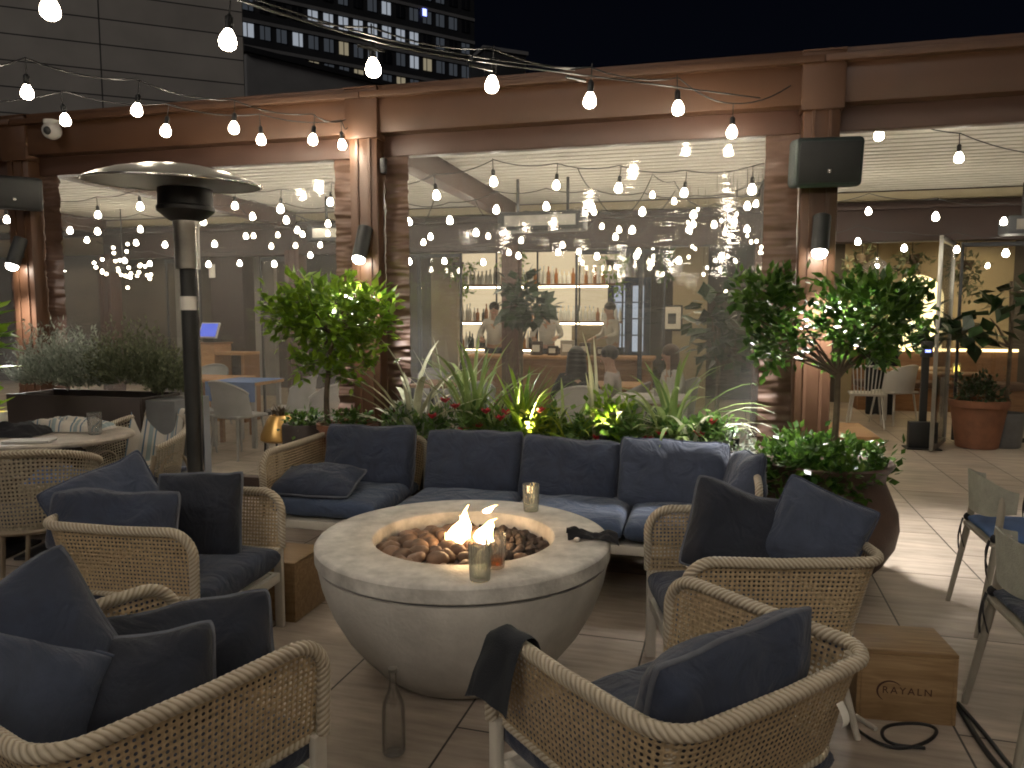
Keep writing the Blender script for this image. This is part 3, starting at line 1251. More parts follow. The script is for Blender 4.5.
# bottle on the floor
bt = thing('water_bottle', 'clear empty glass bottle standing on the floor before the fire bowl', 'bottle', onz(394, 752))
m = MB()
m.lathe([(.0, .006), (.036, .0), (.040, .006), (.040, .15), (.036, .18), (.018, .225), (.0135, .25), (.0135, .285), (.016, .287), (.016, .297), (.011, .297), (.011, .25), (.016, .222), (.033, .178), (.037, .15), (.037, .012), (0, .014)], 40)
m.build('bottle_body', 'bottle_glass', bt, smooth=50)
m = MB(); m.lathe([(.0145, .290), (.0165, .292), (.0165, .301), (.0, .303)], 20); m.build('lip', 'pale_metal', bt)

# ------------------------------------------------------------------ the sofa along the planter
SF = -104.3
sofa_front = Vector((-1.30, 4.33, 0)) - ES * .20


def sl(s, d, z=0.0):                    # s along the sofa, d back from its front line
    return sofa_front + ES * s + EN * d + Vector((0, 0, z))


sa = thing('cane_lounge_chair', 'cane lounge seat with only one arm at the left end of the sofa row', 'armchair', sl(.37, .42), FANG)
# local: x right, y back
sa_w = .76
hw = sa_w / 2
lh = rim_half(hw, .40, -.42, .68)
top = [Vector((p.x, -p.y, p.z)) for p in lh] + [Vector((hw - .12, .42, .68)), Vector((hw - .06, .418, .672)), Vector((hw - .025, .41, .645)), Vector((hw - .012, .40, .60)), Vector((hw - .01, .385, .34))]
T = []
tp = top[1:-1]
bpth = [Vector((q.x * .93, q.y - (.07 if q.y > .25 else 0), .34)) for q in tp]
T = resample_pair(tp, bpth, 80)
acc = [0]
for a, b in zip(T, T[1:]): acc.append(acc[-1] + (b[0] - a[0]).xy.length)
m = MB(); m.rope(top, .020); m.build('rail', 'rope', sa, smooth=80)
m = MB(); nn = 80
m.grid(lambda u, v: T[int(round(u * nn))][1].lerp(T[int(round(u * nn))][0], v), nn, 8, lambda u, v: (acc[int(round(u * nn))], v * .33))
m.build('cane_panel', 'cane', sa, smooth=70)
m = MB()
m.box((0, -.38, .27), (sa_w - .05, .03, .05), bev=.005); m.box((0, .33, .27), (sa_w - .1, .03, .05), bev=.005)
for sx in (-1, 1): m.box((sx * (hw - .045), -.025, .27), (.03, .68, .048), bev=.005)
m.box((0, -.02, .285), (sa_w - .1, .7, .015)); m.build('seat_frame', 'white_metal', sa)
for sx, sy in ((-1, -.38), (1, -.38), (-1, .33), (1, .33)):
    m = MB(); m.box((sx * (hw - .04), sy, .123), (.032, .040, .246), bev=.004); m.build('leg', 'white_metal', sa)
c_ = slab_mb(sa_w - .09, .72, .14, 5).build('seat_cushion', 'seat_blue', sa, smooth=60, weld=.0004); c_.location = (0, -.02, .362)

bench_l = 2.02
sb = thing('cane_bench_sofa', 'long white framed bench sofa behind the fire bowl with navy cushions', 'sofa', sl(.80, .0), FANG)
m = MB()
m.box((bench_l / 2, .02, .27), (bench_l, .03, .05), bev=.005); m.box((bench_l / 2, .72, .27), (bench_l, .03, .05), bev=.005)
for x in (.02, 1.02, bench_l - .02): m.box((x, .37, .268), (.03, .669, .044), bev=.004)
m.box((bench_l / 2, .37, .288), (bench_l - .05, .68, .012)); m.build('seat_frame', 'white_metal', sb)
for x in (.02, 1.0, 1.06, bench_l - .02):
    for y in (.02, .72):
        m = MB(); m.box((x, y, .123), (.032, .040, .246), bev=.004); m.build('leg', 'white_metal', sb)
m = MB(); m.rope(smooth_path([(0, .70, .36), (.0, .76, .60), (.06, .78, .66), (bench_l - .1, .78, .66), (bench_l, .68, .66), (bench_l, .12, .66), (bench_l, .03, .60), (bench_l, .02, .34)], 2), .019); m.build('rail', 'rope', sb, smooth=80)
m = MB(); m.grid(lambda u, v: Vector((u * bench_l, .715 + .06 * v, .31 + .34 * v)), 40, 6, lambda u, v: (u * bench_l, v * .34)); m.build('cane_panel', 'cane', sb)
m = MB(); m.grid(lambda u, v: Vector((bench_l - .004, .04 + u * .7, .31 + .34 * v)), 20, 6, lambda u, v: (u * .7, v * .34)); m.build('cane_panel', 'cane', sb)
for k in range(3):
    c_ = slab_mb(.66, .72, .14, 7 + k).build('seat_cushion', 'seat_blue', sb, smooth=60, weld=.0004)
    c_.location = (.345 + k * .665, .35, .365)

g_ = 'large back cushions along the sofa'
pillow('large navy back cushion of the lounge chair at the left end', sl(.40, .66, .565), .64, .43, .22, SF, 12, 0, 'navy', 21, e=(4, .42), k=.02, group=g_)
pillow('large navy back cushion first on the bench, straight behind the flames', sl(1.13, .62, .565), .64, .43, .22, SF, 14, 0, 'navy', 22, e=(4, .42), k=.02, group=g_)
pillow('large navy back cushion in the middle of the bench, slightly tilted', sl(1.75, .60, .55), .62, .42, .22, SF, 16, 3, 'navy', 23, e=(4, .42), k=.02, group=g_)
pillow('lighter blue back cushion at the right end of the bench, lit along its top', sl(2.37, .58, .56), .64, .43, .23, SF - 2, 12, 2, 'navy_light', 24, e=(4, .42), k=.02, group=g_)
pillow('blue end cushion turned sideways against the right arm of the bench', sl(2.76, .42, .56), .50, .38, .19, SF - 76, 10, -6, 'navy_light', 25, e=(3, .45), k=.03)
pl = pillow('plump navy pillow lying flat on the seat of the lounge chair', sl(.26, .22, .49), .54, .32, .19, SF, 68, 0, 'navy', 26)

# ------------------------------------------------------------------ crates and cables
def crate(label, loc, rz, size, marked=False, group=None):
    t = thing('wooden_crate', label, 'crate', loc, R(rz), group)
    w, d, h = size
    th = .014
    m = MB(); m.box((0, 0, h - th / 2), (w, d, th), bev=.002); m.build('lid', 'crate_wood', t)
    m = MB(); m.box((0, -d / 2 + th / 2, (h - th) / 2), (w - 2 * th - .002, th, h - th - .002), bev=.002); fr = m.build('front_board', 'crate_wood', t)
    m = MB(); m.box((0, d / 2 - th / 2, (h - th) / 2), (w - 2 * th - .002, th, h - th - .002), bev=.002); m.build('back_board', 'crate_wood', t)
    for sx in (-1, 1):
        m = MB(); m.box((sx * (w / 2 - th / 2), 0, (h - th) / 2), (th, d - .002, h - th - .002), bev=.002); m.build('end_board', 'crate_wood', t)
    if marked:
        y = -d / 2 - .0015
        cu = bpy.data.curves.new('stamp', 'FONT'); cu.body = 'RAYALN'; cu.size = .038; cu.space_character = 1.30; cu.extrude = .0004
        to = bpy.data.objects.new('stamp', cu); col.objects.link(to)
        dg = bpy.context.evaluated_depsgraph_get(); dg.update()
        me = bpy.data.meshes.new_from_object(to.evaluated_get(dg)); bpy.data.objects.remove(to)
        me.materials.clear(); me.materials.append(MATS['stamp'])
        o = bpy.data.objects.new('stamped_lettering', me); col.objects.link(o); o.parent = fr
        o.location = (-.085, y, h * .40); o.rotation_euler = (R(90), 0, 0)
        m = MB()
        n = 36; vs = []; fs = []
        for i in range(n + 1):
            a = R(35) + R(205) * i / n
            wd = .0005 + .0045 * math.sin(PI * i / n) ** .7
            for q in (.040 - wd, .040 + wd * .4): vs.append((-.058 + q * 1.12 * math.cos(a), y, h * .43 + q * math.sin(a)))
        fs = [(2 * i, 2 * i + 1, 2 * i + 3, 2 * i + 2) for i in range(n)]
        m.add(vs, fs); m.build('stamped_crescent', 'stamp', fr)
    return t


# the marked crate: front faces the camera side
cr_c = onz(905, 722) + Vector((.02, .12, 0))
crate('wooden wine crate with a stamped crescent emblem and letters, at lower right', (cr_c.x, cr_c.y, 0), -10, (.345, .25, .27), True)
p = onz(296, 612)
crate('plain wooden crate half hidden between the left armchair and the fire bowl', (-1.17, 3.74, 0), -14, (.30, .30, .30))
crate('pale wooden crate behind the left armchair at the left picture edge', (-2.24, 3.24, 0), 12, (.34, .26, .30))

m = MB(); m.tube(smooth_path([onz(958, 706, .012), onz(975, 735, .012), onz(992, 760, .012), onz(1030, 800, .012), onz(1080, 830, .012)], 3), .0095, n=8)
m.tube(smooth_path([onz(958, 703, .03), onz(980, 735, .012) + Vector((.022, 0, 0)), onz(1000, 762, .012) + Vector((.022, 0, 0)), onz(1040, 800, .012), onz(1090, 820, .012)], 3), .0075, n=8)
tag(m.build('power_cable', 'black', smooth=80), 'black twin power cable running from behind the marked crate across the floor', 'cable')
m = MB(); m.tube(smooth_path([onz(848, 722, .009), onz(872, 741, .009), onz(900, 750, .009), onz(930, 742, .009), onz(940, 728, .009), onz(915, 722, .009), onz(880, 726, .009), onz(885, 744, .009), onz(925, 748, .009)], 3), .006, n=8)
tag(m.build('cable_coil', 'black', smooth=80), 'black cable coiled on the floor before the marked crate', 'cable')
m = MB(); m.tube([onz(856, 716, .012), onz(876, 729, .012)], .009, n=8)
tag(m.build('stick', 'white_metal', smooth=80), 'short pale stick lying on the floor by the marked crate', 'stick')

# ------------------------------------------------------------------ the patio heater
ht = thing('patio_heater', 'tall patio heater with a flat steel hood and black pole', 'heater', (-1.66, 3.88, 0))
m = MB(); m.lathe([(0, .0), (.26, 0), (.27, .02), (.25, .05), (.13, .09), (.12, .50), (.10, .56), (.055, .60), (0, .60)], 40); m.build('tank_base', 'black', ht)
m = MB(); m.tube([(0, 0, .58), (0, 0, 1.74)], .041, n=20); m.build('pole', 'black_plastic', ht)
m = MB(); m.tube([(.052, -.02, .7), (.052, -.02, 1.98)], .007, n=8); m.build('gas_pipe', 'steel', ht)
m = MB(); m.lathe([(.058, 1.74), (.060, 1.75), (.060, 1.95), (.064, 1.96), (.064, 1.98)], 28); m.build('burner_screen', 'dull_steel', ht)
m = MB(); m.lathe([(.07, 1.98), (.085, 1.985), (.138, 2.03), (.14, 2.05), (.132, 2.055), (.130, 2.14), (.06, 2.142)], 40); m.build('burner_head', 'black', ht)
m = MB(); m.lathe([(.447, 2.150), (.452, 2.154), (.448, 2.160), (.40, 2.182), (.30, 2.218), (.17, 2.246), (.05, 2.256), (0, 2.257)], 64)
m.lathe([(.447, 2.150), (.40, 2.172), (.30, 2.207), (.17, 2.235), (0, 2.245)], 64); hood = m.build('hood', 'hood_steel', ht, smooth=60)
m = MB(); m.tube([(.449 * math.cos(2 * PI * i / 64), .449 * math.sin(2 * PI * i / 64), 2.153) for i in range(64)], .006, n=8, closed=True); m.build('hood_rim', 'steel', hood, smooth=80)
hood.scale = (.91, .91, .9); hood.rotation_euler = (R(3.2), R(1.2), 0); hood.location = (-.045, 0, .215)
for i in range(3):
    a = i * 2 * PI / 3 + .4
    m = MB(); m.tube([(.08 * math.cos(a), .08 * math.sin(a), 2.14), (.08 * math.cos(a), .08 * math.sin(a), 2.246)], .006, n=6); m.build('hood_bracket', 'steel', ht)
m = MB(); m.lathe([(.0425, 1.53), (.0425, 1.60)], 24); m.build('white_label', 'paper', ht)

# ------------------------------------------------------------------ dining chairs at the right
def shell_chair(label, loc, F, group, seatmat='navy'):
    t = thing('dining_chair', label, 'chair', loc, R(F - 90), group)

    def shell(th):
        def f(u, v):
            a = R(-88 + 176 * u)
            w = .205 + .02 * v + th
            top = .745 - .05 * abs(math.sin(a)) ** 3
            bot = .55 + .04 * abs(math.sin(a)) ** 4
            z = bot + (top - bot) * v
            return Vector((math.sin(a) * w, -.02 - .085 - math.cos(a) * (w * .58), z))
        return f
    m = MB()
    m.grid(shell(0), 40, 6); m.grid(lambda u, v: shell(.012)(1 - u, v), 40, 6)
    m.grid(lambda u, v: shell(.012 * v)(u, 1), 40, 1); m.grid(lambda u, v: shell(.012 * (1 - v))(u, 0), 40, 1)
    m.grid(lambda u, v: shell(.012 * u)(1, v), 1, 6); m.grid(lambda u, v: shell(.012 * (1 - u))(0, v), 1, 6)
    m.build('backrest', 'grey_shell', t, smooth=50, weld=.0005)
    m = MB(); m.box((0, .01, .435), (.45, .43, .022), bev=.009); m.build('seat', 'taupe_metal', t)
    c = slab_mb(.43, .41, .045, 3, 14).build('seat_cushion', seatmat, t, smooth=60, weld=.0004); c.location = (0, .01, .467)
    for sx in (-1, 1):
        m = MB(); m.tube([(sx * .19, -.155, .69), (sx * .205, -.18, .45), (sx * .24, -.25, 0)], [.016, .017, .012], n=10); m.build('leg', 'taupe_metal', t)
        m = MB(); m.tube([(sx * .20, .19, .43), (sx * .235, .24, 0)], [.017, .012], n=10); m.build('leg', 'taupe_metal', t)
        m = MB()
        x0, y0 = sx * .205, -.185
        m.ball((x0, y0, .468), (.024, .024, .022), 8, 6)
        m.grid(lambda u, v: Vector((x0 + (u - .5) * .028 + .02 * sx * v, y0 - .024 - .015 * math.sin(v * 3), .46 - v * .20)), 2, 8)
        m.grid(lambda u, v: Vector((x0 + (u - .5) * .024 - .02 * sx * v, y0 - .026 - .01 * math.sin(v * 4), .46 - v * .15)), 2, 8)
        m.build('cushion_tie', 'cloth_black', t, smooth=60)
    return t


gch = 'dining chairs at the right edge'
shell_chair('grey shell dining chair with a blue seat cushion, whole back in view at right', (2.48, 3.55, 0), -16, gch, 'bright_seat')
shell_chair('grey shell dining chair nearest the marked crate, cut off by the right edge', (1.945, 2.50, 0), -14, gch, 'navy')
shell_chair('grey shell dining chair farthest back at the right picture edge', (3.40, 4.35, 0), -70, gch, 'navy')
dt = thing('dining_table', 'stone topped dining table just beyond the right edge', 'table', (3.15, 3.35, 0))
m = MB(); m.lathe([(0, .70), (.40, .70), (.42, .71), (.42, .735), (.41, .74), (0, .74)], 48); m.build('table_top', 'stone_top', dt)
m = MB(); m.lathe([(.24, 0), (.24, .012), (.035, .03), (.035, .70), (.0, .70)], 24); m.build('pedestal', 'black', dt)

# ------------------------------------------------------------------ the left dining corner
tc_ = Vector((-3.08, 4.74, 0))
lt = thing('dining_table', 'round stone table on black legs laid with clothes at left', 'table', tc_)
m = MB(); m.lathe([(0, .712), (.60, .712), (.63, .722), (.635, .735), (.625, .748), (0, .75)], 56); m.v = [(x * 1.0, y * .72, z) for x, y, z in m.v]; m.build('table_top', 'stone_top', lt)
for x in (-.22, .18):
    m = MB(); m.box((x, -.05, .36), (.07, .07, .70), bev=.006); m.box((x, -.05, .010), (.34, .38, .02), bev=.005); m.build('leg', 'black', lt)


def heap(name, label, cat, c, size, mat, seed, bl=.5):
    mb = MB()
    off = Vector((seed * 3.7, seed, 0))

    def f(u, v):
        x, y = (u - .5) * 2, (v - .5) * 2
        e = max(0, (1 - abs(x) ** 3) * (1 - abs(y) ** 3)) ** bl
        n = noise.noise(Vector((x * 2.4, y * 2.0, 0)) + off) * .5 + noise.noise(Vector((x * 6, y * 5, 1)) + off) * .22
        return Vector((size[0] / 2 * x * (1 + .12 * n), size[1] / 2 * y * (1 + .15 * n), .004 + size[2] * e * (.62 + .75 * n)))
    mb.grid(f, 36, 26, lambda u, v: (u * size[0] * 3, v * size[1] * 3))
    o = mb.build(name, mat, smooth=80)
    o.location = c
    return tag(o, label, cat)


tz = .751
heap('folded_blanket', 'blue and grey striped blanket bundled at the back of the stone table', 'blanket', tc_ + Vector((.16, .16, tz)), (.52, .22, .12), 'blanket', 2)
heap('jacket', 'dark jacket dropped in a heap on the stone table', 'jacket', tc_ + Vector((-.10, -.04, tz)), (.44, .26, .10), 'cloth_black', 3)
heap('white_napkin', 'crumpled white napkin at the left side of the stone table', 'napkin', tc_ + Vector((-.36, -.06, tz)), (.16, .16, .07), 'cloth_white', 4)
m = MB(); m.box((0, 0, .008), (.26, .12, .014), R(8), bev=.004); o = m.build('folded_napkin', 'cloth_white', loc=tc_ + Vector((.20, -.31, tz))); tag(o, 'white folded napkin on the front edge of the stone table', 'napkin')
tumbler('tumbler', 'clear ribbed tumbler on the right end of the stone table', tc_ + Vector((.43, -.02, tz)), .042, .14, 'glass')
cp = thing('candle_cup', 'beige candle cup with a warm glow on the stone table', 'candle', tc_ + Vector((-.26, .10, tz)))
m = MB(); m.lathe([(0, 0), (.046, 0), (.050, .01), (.050, .13), (.044, .13), (.042, .10), (0, .10)], 28); m.build('cup', 'paper', cp)
m = MB(); m.lathe([(0, .1003), (.03, .1003), (.012, .115), (0, .13)], 14); m.build('wick_flame', 'candle', cp)
sv = thing('glass_vase', 'small glass vase beside the white napkin on the stone table', 'vase', tc_ + Vector((-.48, .08, tz)))
m = MB(); m.lathe([(0, 0), (.04, 0), (.045, .05), (.03, .12), (.04, .17), (.036, .17), (.026, .12), (.04, .05), (0, .008)], 28); m.build('vase_body', 'glass', sv)


def cane_tub(label, loc, F, blanket=False):
    t = thing('cane_tub_chair', label, 'chair', loc, R(F - 90), 'cane chairs at the left dining table')
    def path(z_back, z_front, r):
        pts = []
        for i in range(29):
            a = R(-125 + 250 * i / 28)
            k = (1 + math.cos(a)) / 2
            pts.append(Vector((math.sin(a) * r, .02 - math.cos(a) * r * 1.0, z_front + (z_back - z_front) * k ** 1.1)))
        return pts
    top = path(.82, .62, .31); bot = path(.40, .40, .25)
    m = MB(); m.rope(top, .018); m.build('rail', 'rope', t, smooth=80)
    T = resample_pair(top, bot, 60)
    m = MB(); m.grid(lambda u, v: T[int(round(u * 60))][1].lerp(T[int(round(u * 60))][0], v), 60, 8, lambda u, v: (u * 1.35, v * .4)); m.build('cane_panel', 'cane_pale', t)
    m = MB(); m.lathe([(0, .385), (.25, .385), (.265, .40), (.25, .415), (0, .415)], 32, c=(0, .02, 0)); m.build('seat', 'rope', t)
    c = slab_mb(.46, .46, .06, 4, 14).build('seat_cushion', 'navy', t, smooth=60, weld=.0004); c.location = (0, .03, .447)
    for sx in (-1, 1):
        for sy, hh in ((-1, .40), (1, .61)):
            y = .02 + sy * .20
            m = MB(); m.tube([(sx * (.19 if sy < 0 else .25), y, hh), (sx * .20, y, .38), (sx * .225, y + sy * .03, 0)], [.016, .017, .013], n=8); m.build('leg', 'rope', t)
        m = MB(); pts = [(sx * .255, .02 + .17 * math.cos(R(a)), .42 + .17 * math.sin(R(a))) for a in range(0, 181, 15)]
        m.tube(pts, .010, n=8); m.build('side_arch', 'rope', t, smooth=80)
    return t


cane_tub('cane tub chair with a striped blanket over it, right of the stone table', (-2.50, 4.98, 0), 262)
cane_tub('cane tub chair seen from behind at the left picture edge', (-2.56, 3.95, 0), 112)
# blanket over the tub chair
bc = Vector((-2.50, 4.98, 0)); ba = R(262)
f_ = Vector((math.cos(ba), math.sin(ba), 0)); r_ = Vector((f_.y, -f_.x, 0))


def blank(u, v):
    x = (u - .5) * .40
    if v < .30:
        t = v / .30; y, z = -.345 - .0 * t, .50 + .34 * t
    elif v < .36:
        t = (v - .30) / .06; y, z = -.345 + .06 * t, .845 + .008 * math.sin(t * PI)
    elif v < .72:
        t = (v - .36) / .36; y, z = -.285 + .11 * t, .842 - .35 * t
    else:
        t = (v - .72) / .28; y, z = -.175 + .40 * t, .492 + .012 * math.sin(t * 7)
    y += .07 * (abs(u - .5) * 2) ** 2 * (1 if v < .72 else 0)
    n = noise.noise(Vector((u * 4, v * 6, 5))) * .012
    return bc + f_ * (y + n * .4) + r_ * x + Vector((0, 0, z + abs(n)))


m = MB(); m.grid(blank, 20, 44, lambda u, v: (u, v * .45))
tag(m.build('throw_blanket', 'blanket', smooth=80), 'striped throw blanket draped over the back of the cane tub chair', 'blanket')
heap('folded_shirt', 'pale blue folded cloth lying on a seat below the stone table', 'cloth', Vector((-2.72, 4.42, .52)), (.30, .24, .10), 'cloth_blue', 8)
st = thing('stool', 'low round stool under the blue folded cloth', 'stool', (-2.72, 4.42, 0))
m = MB(); m.lathe([(0, .48), (.19, .48), (.2, .495), (.2, .512), (0, .518)], 32); m.build('seat', 'rope', st)
for i in range(4):
    a = i * PI / 2 + .5
    m = MB(); m.tube([(.14 * math.cos(a), .14 * math.sin(a), .48), (.18 * math.cos(a), .18 * math.sin(a), 0)], .013, n=8); m.build('leg', 'rope', st)

# ------------------------------------------------------------------ pergola
pg = thing('pergola', 'brown steel pergola with clear roll curtains closing its front', 'pergola', P0, FANG)
BAY = 3.215
posts = [-2 * BAY, -BAY, 0, BAY, 2.15 * BAY, 3.1 * BAY]
DEPTH = 4.4


def post(s, n, w, h, mat='terracotta_paint', d=None):
    m = MB()
    d = d or w
    m.box((s, n, h / 2), (w, d, h), bev=.008)
    m.box((s - w * .22, n - d / 2 - .006, h / 2), (.02, .012, h - .02)); m.box((s + w * .22, n - d / 2 - .006, h / 2), (.02, .012, h - .02))
    m.box((s, n, .011), (w + .10, d + .10, .022), bev=.004)
    m.build('post', mat, pg)


for s in posts:
    post(s, 0, .225, 2.86)
    post(s, DEPTH, .225, 2.44, 'brown_paint')
for a, b in zip(posts, posts[1:]):
    m = MB()
    m.box(((a + b) / 2, -.02, 2.985), (b - a - .004, .19, .25), bev=.006)
    m.box(((a + b) / 2, -.045, 3.13), (b - a - .004, .25, .045), bev=.006)
    m.box(((a + b) / 2, -.03, 3.175), (b - a - .004, .17, .05), bev=.004)
    m.build('front_beam', 'terracotta_paint', pg)
    m = MB(); m.box(((a + b) / 2, .05, 2.79), (b - a - .23, .10, .165), bev=.004); m.build('curtain_header', 'brown_paint', pg)
    m = MB(); m.box(((a + b) / 2, DEPTH, 2.60), (b - a, .2, .46), bev=.006); m.box(((a + b) / 2, DEPTH - .13, 2.76), (b - a, .06, .05), bev=.004); m.build('rear_beam', 'brown_wall', pg)
    # louvred roof of each bay
    m = MB()
    k = int((DEPTH - .25) / .155)
    for i in range(k):
        n = .22 + (i + .5) * .155
        rot = Matrix.Rotation(R(3), 3, 'X')
        m.box(((a + b) / 2, n, 2.955), (b - a - .26, .150, .022), rot, bev=.006, seg=1)
    m.build('louvre_roof', 'cream', pg)
for s in posts:
    m = MB(); m.box((s, -.03, 3.0), (.262, .23, .36), bev=.006); m.box((s, -.03, 3.186), (.262, .24, .012)); m.build('post_cap', 'terracotta_paint', pg)
    m = MB(); m.box((s, DEPTH / 2 + .02, 2.90), (.16, DEPTH - .25, .28), bev=.006); m.build('cross_beam', 'brown_paint', pg)
for a, b in zip(posts[:3], posts[1:3] + [posts[3]]):
    m = MB(); m.box(((a + b) / 2, .02, .085), (b - a - .23, .10, .17), bev=.005); m.build('sill_board', 'brown_wall', pg)


def ruched(s0, s1, z0, z1, seed, mat='brown_cloth', flat=0):
    mb = MB()
    off = Vector((seed * 4.1, 0, seed))

    def f(u, v):
        z = z0 + (z1 - z0) * v
        amp = 1.0
        q = ((noise.noise(Vector((u * .8, z * 19, 3)) + off) + .6 * noise.noise(Vector((u * 1.3 + z, z * 44, 8)) + off)) * .021) * (1 - .3 * flat)
        return Vector((s0 + (s1 - s0) * u + .006 * noise.noise(Vector((u * 2, z * 11, 7)) + off), .0 + q + .01 * noise.noise(Vector((u * 3, z * 9, 2)) + off), z))
    mb.grid(f, 10, int((z1 - z0) * 110))
    return mb


def curtain(label, s0, s1, zb, zt, lw, rw, seed):
    t = thing('clear_curtain', label, 'curtain', fl(0, .02), FANG)
    m = ruched(s0, s0 + lw, zb, zt, seed); m.build('ruched_border', 'brown_cloth', t, smooth=80)
    m = ruched(s1 - rw, s1, zb, zt, seed + 3, flat=.3 if rw > .2 else 0); m.build('ruched_border', 'brown_cloth', t, smooth=80)
    m = MB()

    def f(u, v):
        s = s0 + lw + (s1 - s0 - lw - rw) * u; z = zb + (zt - .02 - zb) * v
        e = 1 - abs(2 * u - 1) ** 6
        return Vector((s, .012 * noise.noise(Vector((s * .8, z * 1.7, seed))) * e + .004 * math.sin(z * 5 + s), z))
    m.grid(f, 60, 44); m.build('clear_sheet', 'vinyl', t, smooth=80)
    return t


curtain('clear curtain of the left bay behind the patio heater', -BAY + .117, -.117, .175, 2.75, .18, .19, 1)
curtain('wide clear curtain of the middle bay in front of the bar', .117, BAY - .117, .175, 2.75, .19, .215, 2)
curtain('clear curtain sliver left of the leftmost post', -2 * BAY + .117, -BAY - .117, .175, 2.75, .15, .15, 3)


# ------------------------------------------------------------------ lamps, speakers and camera on the posts
def sconce(label, s, z, tilt=0):
    p = fl(s, -.115)
    t = thing('wall_lamp', label, 'lamp', p, FANG, 'cylinder lamps on the pergola posts')
    m = MB(); m.lathe([(.052, 0), (.055, .003), (.055, .245), (.05, .25), (0, .25)], 32); m.lathe([(.052, 0), (.046, .0), (.046, .03), (0, .03)], 32); sh_ = m.build('shade', 'black_plastic', t, smooth=40); sh_.location = (0, -.10, z); sh_.rotation_euler = (R(-20), 0, R(-14))
    m = MB(); m.box((0, -.014, z + .13), (.07, .028, .12), bev=.004); m.build('bracket', 'black_plastic', t)
    m = MB(); m.ball((0, 0, -.004), (.047, .047, .040), 20, 10); lg_ = m.build('lamp_glass', 'sconce_glow', t, smooth=80); lg_.location = (0, -.10, z); lg_.rotation_euler = (R(-20), 0, R(-14))
    return t


zl = 1.93
sconce('black cylinder wall lamp on the middle pergola post', 0, zl)
sconce('black cylinder wall lamp on the leftmost pergola post', -BAY, zl)
sconce('black cylinder wall lamp on the right pergola post under the speaker', BAY, zl - .02)
for s, pw in ((0, 95), (-BAY, 85), (BAY, 270)):
    la = bpy.data.lights.new('lamp_beam', 'SPOT'); la.energy = pw; la.color = (1, .96, .91); la.spot_size = R(128); la.spot_blend = .55; la.shadow_soft_size = .06
    o = bpy.data.objects.new('lamp_beam', la); col.objects.link(o)
    o.location = fl(s + (.05 if s > 1 else 0), -.25, zl - .17); d = (EN * -.34 + Vector((0, 0, -1)) + ES * (.16 if s > 1 else (.22 if s == 0 else .1))); o.rotation_euler = d.to_track_quat('-Z', 'Y').to_euler()


def speaker(label, p, rz, size, tilt, mat):
    t = thing('wall_speaker', label, 'speaker', p, rz)
    w, d, h = size
    rot = Matrix.Rotation(R(tilt), 3, 'X')
    vs = []
    m = MB(); m.box((0, 0, 0), (w, d, h), rot, bev=.03, seg=3); m.build('cabinet', mat, t)
    m = MB(); m.box(rot @ Vector((0, -d / 2 - .004, 0)), (w - .05, .008, h - .05), rot, bev=.003); gr = m.build('grille', 'black_plastic', t)
    m = MB(); m.box(rot @ Vector((0, -d / 2 - .010, -h * .18)), (.022, .004, .022), rot); m.build('badge', 'steel', gr)
    m = MB(); m.box((0, d / 2 + .03, 0), (.08, .08, .10), bev=.004); m.build('bracket', 'black_plastic', t)
    return t


p = at(825, 163, 4.86); speaker('dark green wall speaker on the right pergola post', p, FANG + R(6), (.41, .22, .30), 8, 'speaker_green')
p = at(14, 193, 6.30); speaker('dark wall speaker on the leftmost pergola post, angled sideways', p, FANG + R(48), (.40, .24, .27), 8, 'black_plastic')
cm = thing('security_camera', 'small white dome security camera under the leftmost beam', 'camera', at(52, 131, 6.35), FANG)
m = MB(); m.ball((0, 0, 0), (.075, .075, .07), 20, 12); m.build('housing', 'white_paint', cm)
m = MB(); m.ball((.012, -.052, -.008), (.036, .032, .036), 16, 10); m.build('lens_dome', 'black', cm)
m = MB(); m.lathe([(0, .05), (.06, .05), (.06, .085), (0, .085)], 20); m.build('mount', 'white_paint', cm)
m = MB(); m.box((0, 0, 0), (.035, .05, .11), bev=.004)
o = m.build('junction_box', 'black_plastic', loc=fl(.155, -.09, 2.62), rotz=FANG); tag(o, 'small black latch box beside the middle pergola post', 'box')

# ------------------------------------------------------------------ string lights
bulb_mb = MB(); bulb_mb.lathe([(0, -.052), (.018, -.049), (.030, -.038), (.034, -.022), (.031, -.004), (.020, .018), (.013, .03), (0, .032)], 12)
sock_mb = MB(); sock_mb.lathe([(0, .026), (.016, .026), (.017, .075), (.010, .085), (.0035, .09), (.0035, .17), (0, .17)], 8)
_b = {}


def string(label, pts, ends=(), glow='bulb_glow', sock=True, bs=1.0, wire=True, group='string lights over the terrace', drop=.165):
    pts = [Vector(p) for p in pts]
    t = thing('string_light', label, 'string lights', pts[0], 0, group)
    key = (glow,)
    for p in pts:
        if key not in _b:
            o = bulb_mb.build('bulb', glow, t, smooth=80); _b[key] = o.data
        else:
            o = bpy.data.objects.new('bulb', _b[key]); col.objects.link(o); o.parent = t
        o.location = p - pts[0]; q_ = bs * rnd.uniform(.93, 1.07); o.scale = (q_, q_, q_); o.rotation_euler = (rnd.uniform(-.12, .12), rnd.uniform(-.12, .12), 0)
        if sock:
            if 's' not in _b:
                so = sock_mb.build('socket', 'black', o); _b['s'] = so.data
            else:
                so = bpy.data.objects.new('socket', _b['s']); col.objects.link(so); so.parent = o
    path = ([Vector(ends[0])] if ends else []) + [p + Vector((0, 0, drop)) for p in pts] + ([Vector(ends[1])] if ends else [])
    full = []
    for a, b in zip(path, path[1:]):
        for i in range(6):
            u = i / 6
            full.append(a.lerp(b, u) - Vector((0, 0, .035 * 4 * u * (1 - u))))
    full.append(path[-1])
    m = MB(); m.tube(full, .0042, n=6); m.build('cord', 'black', t, smooth=80, world=True)
    return t


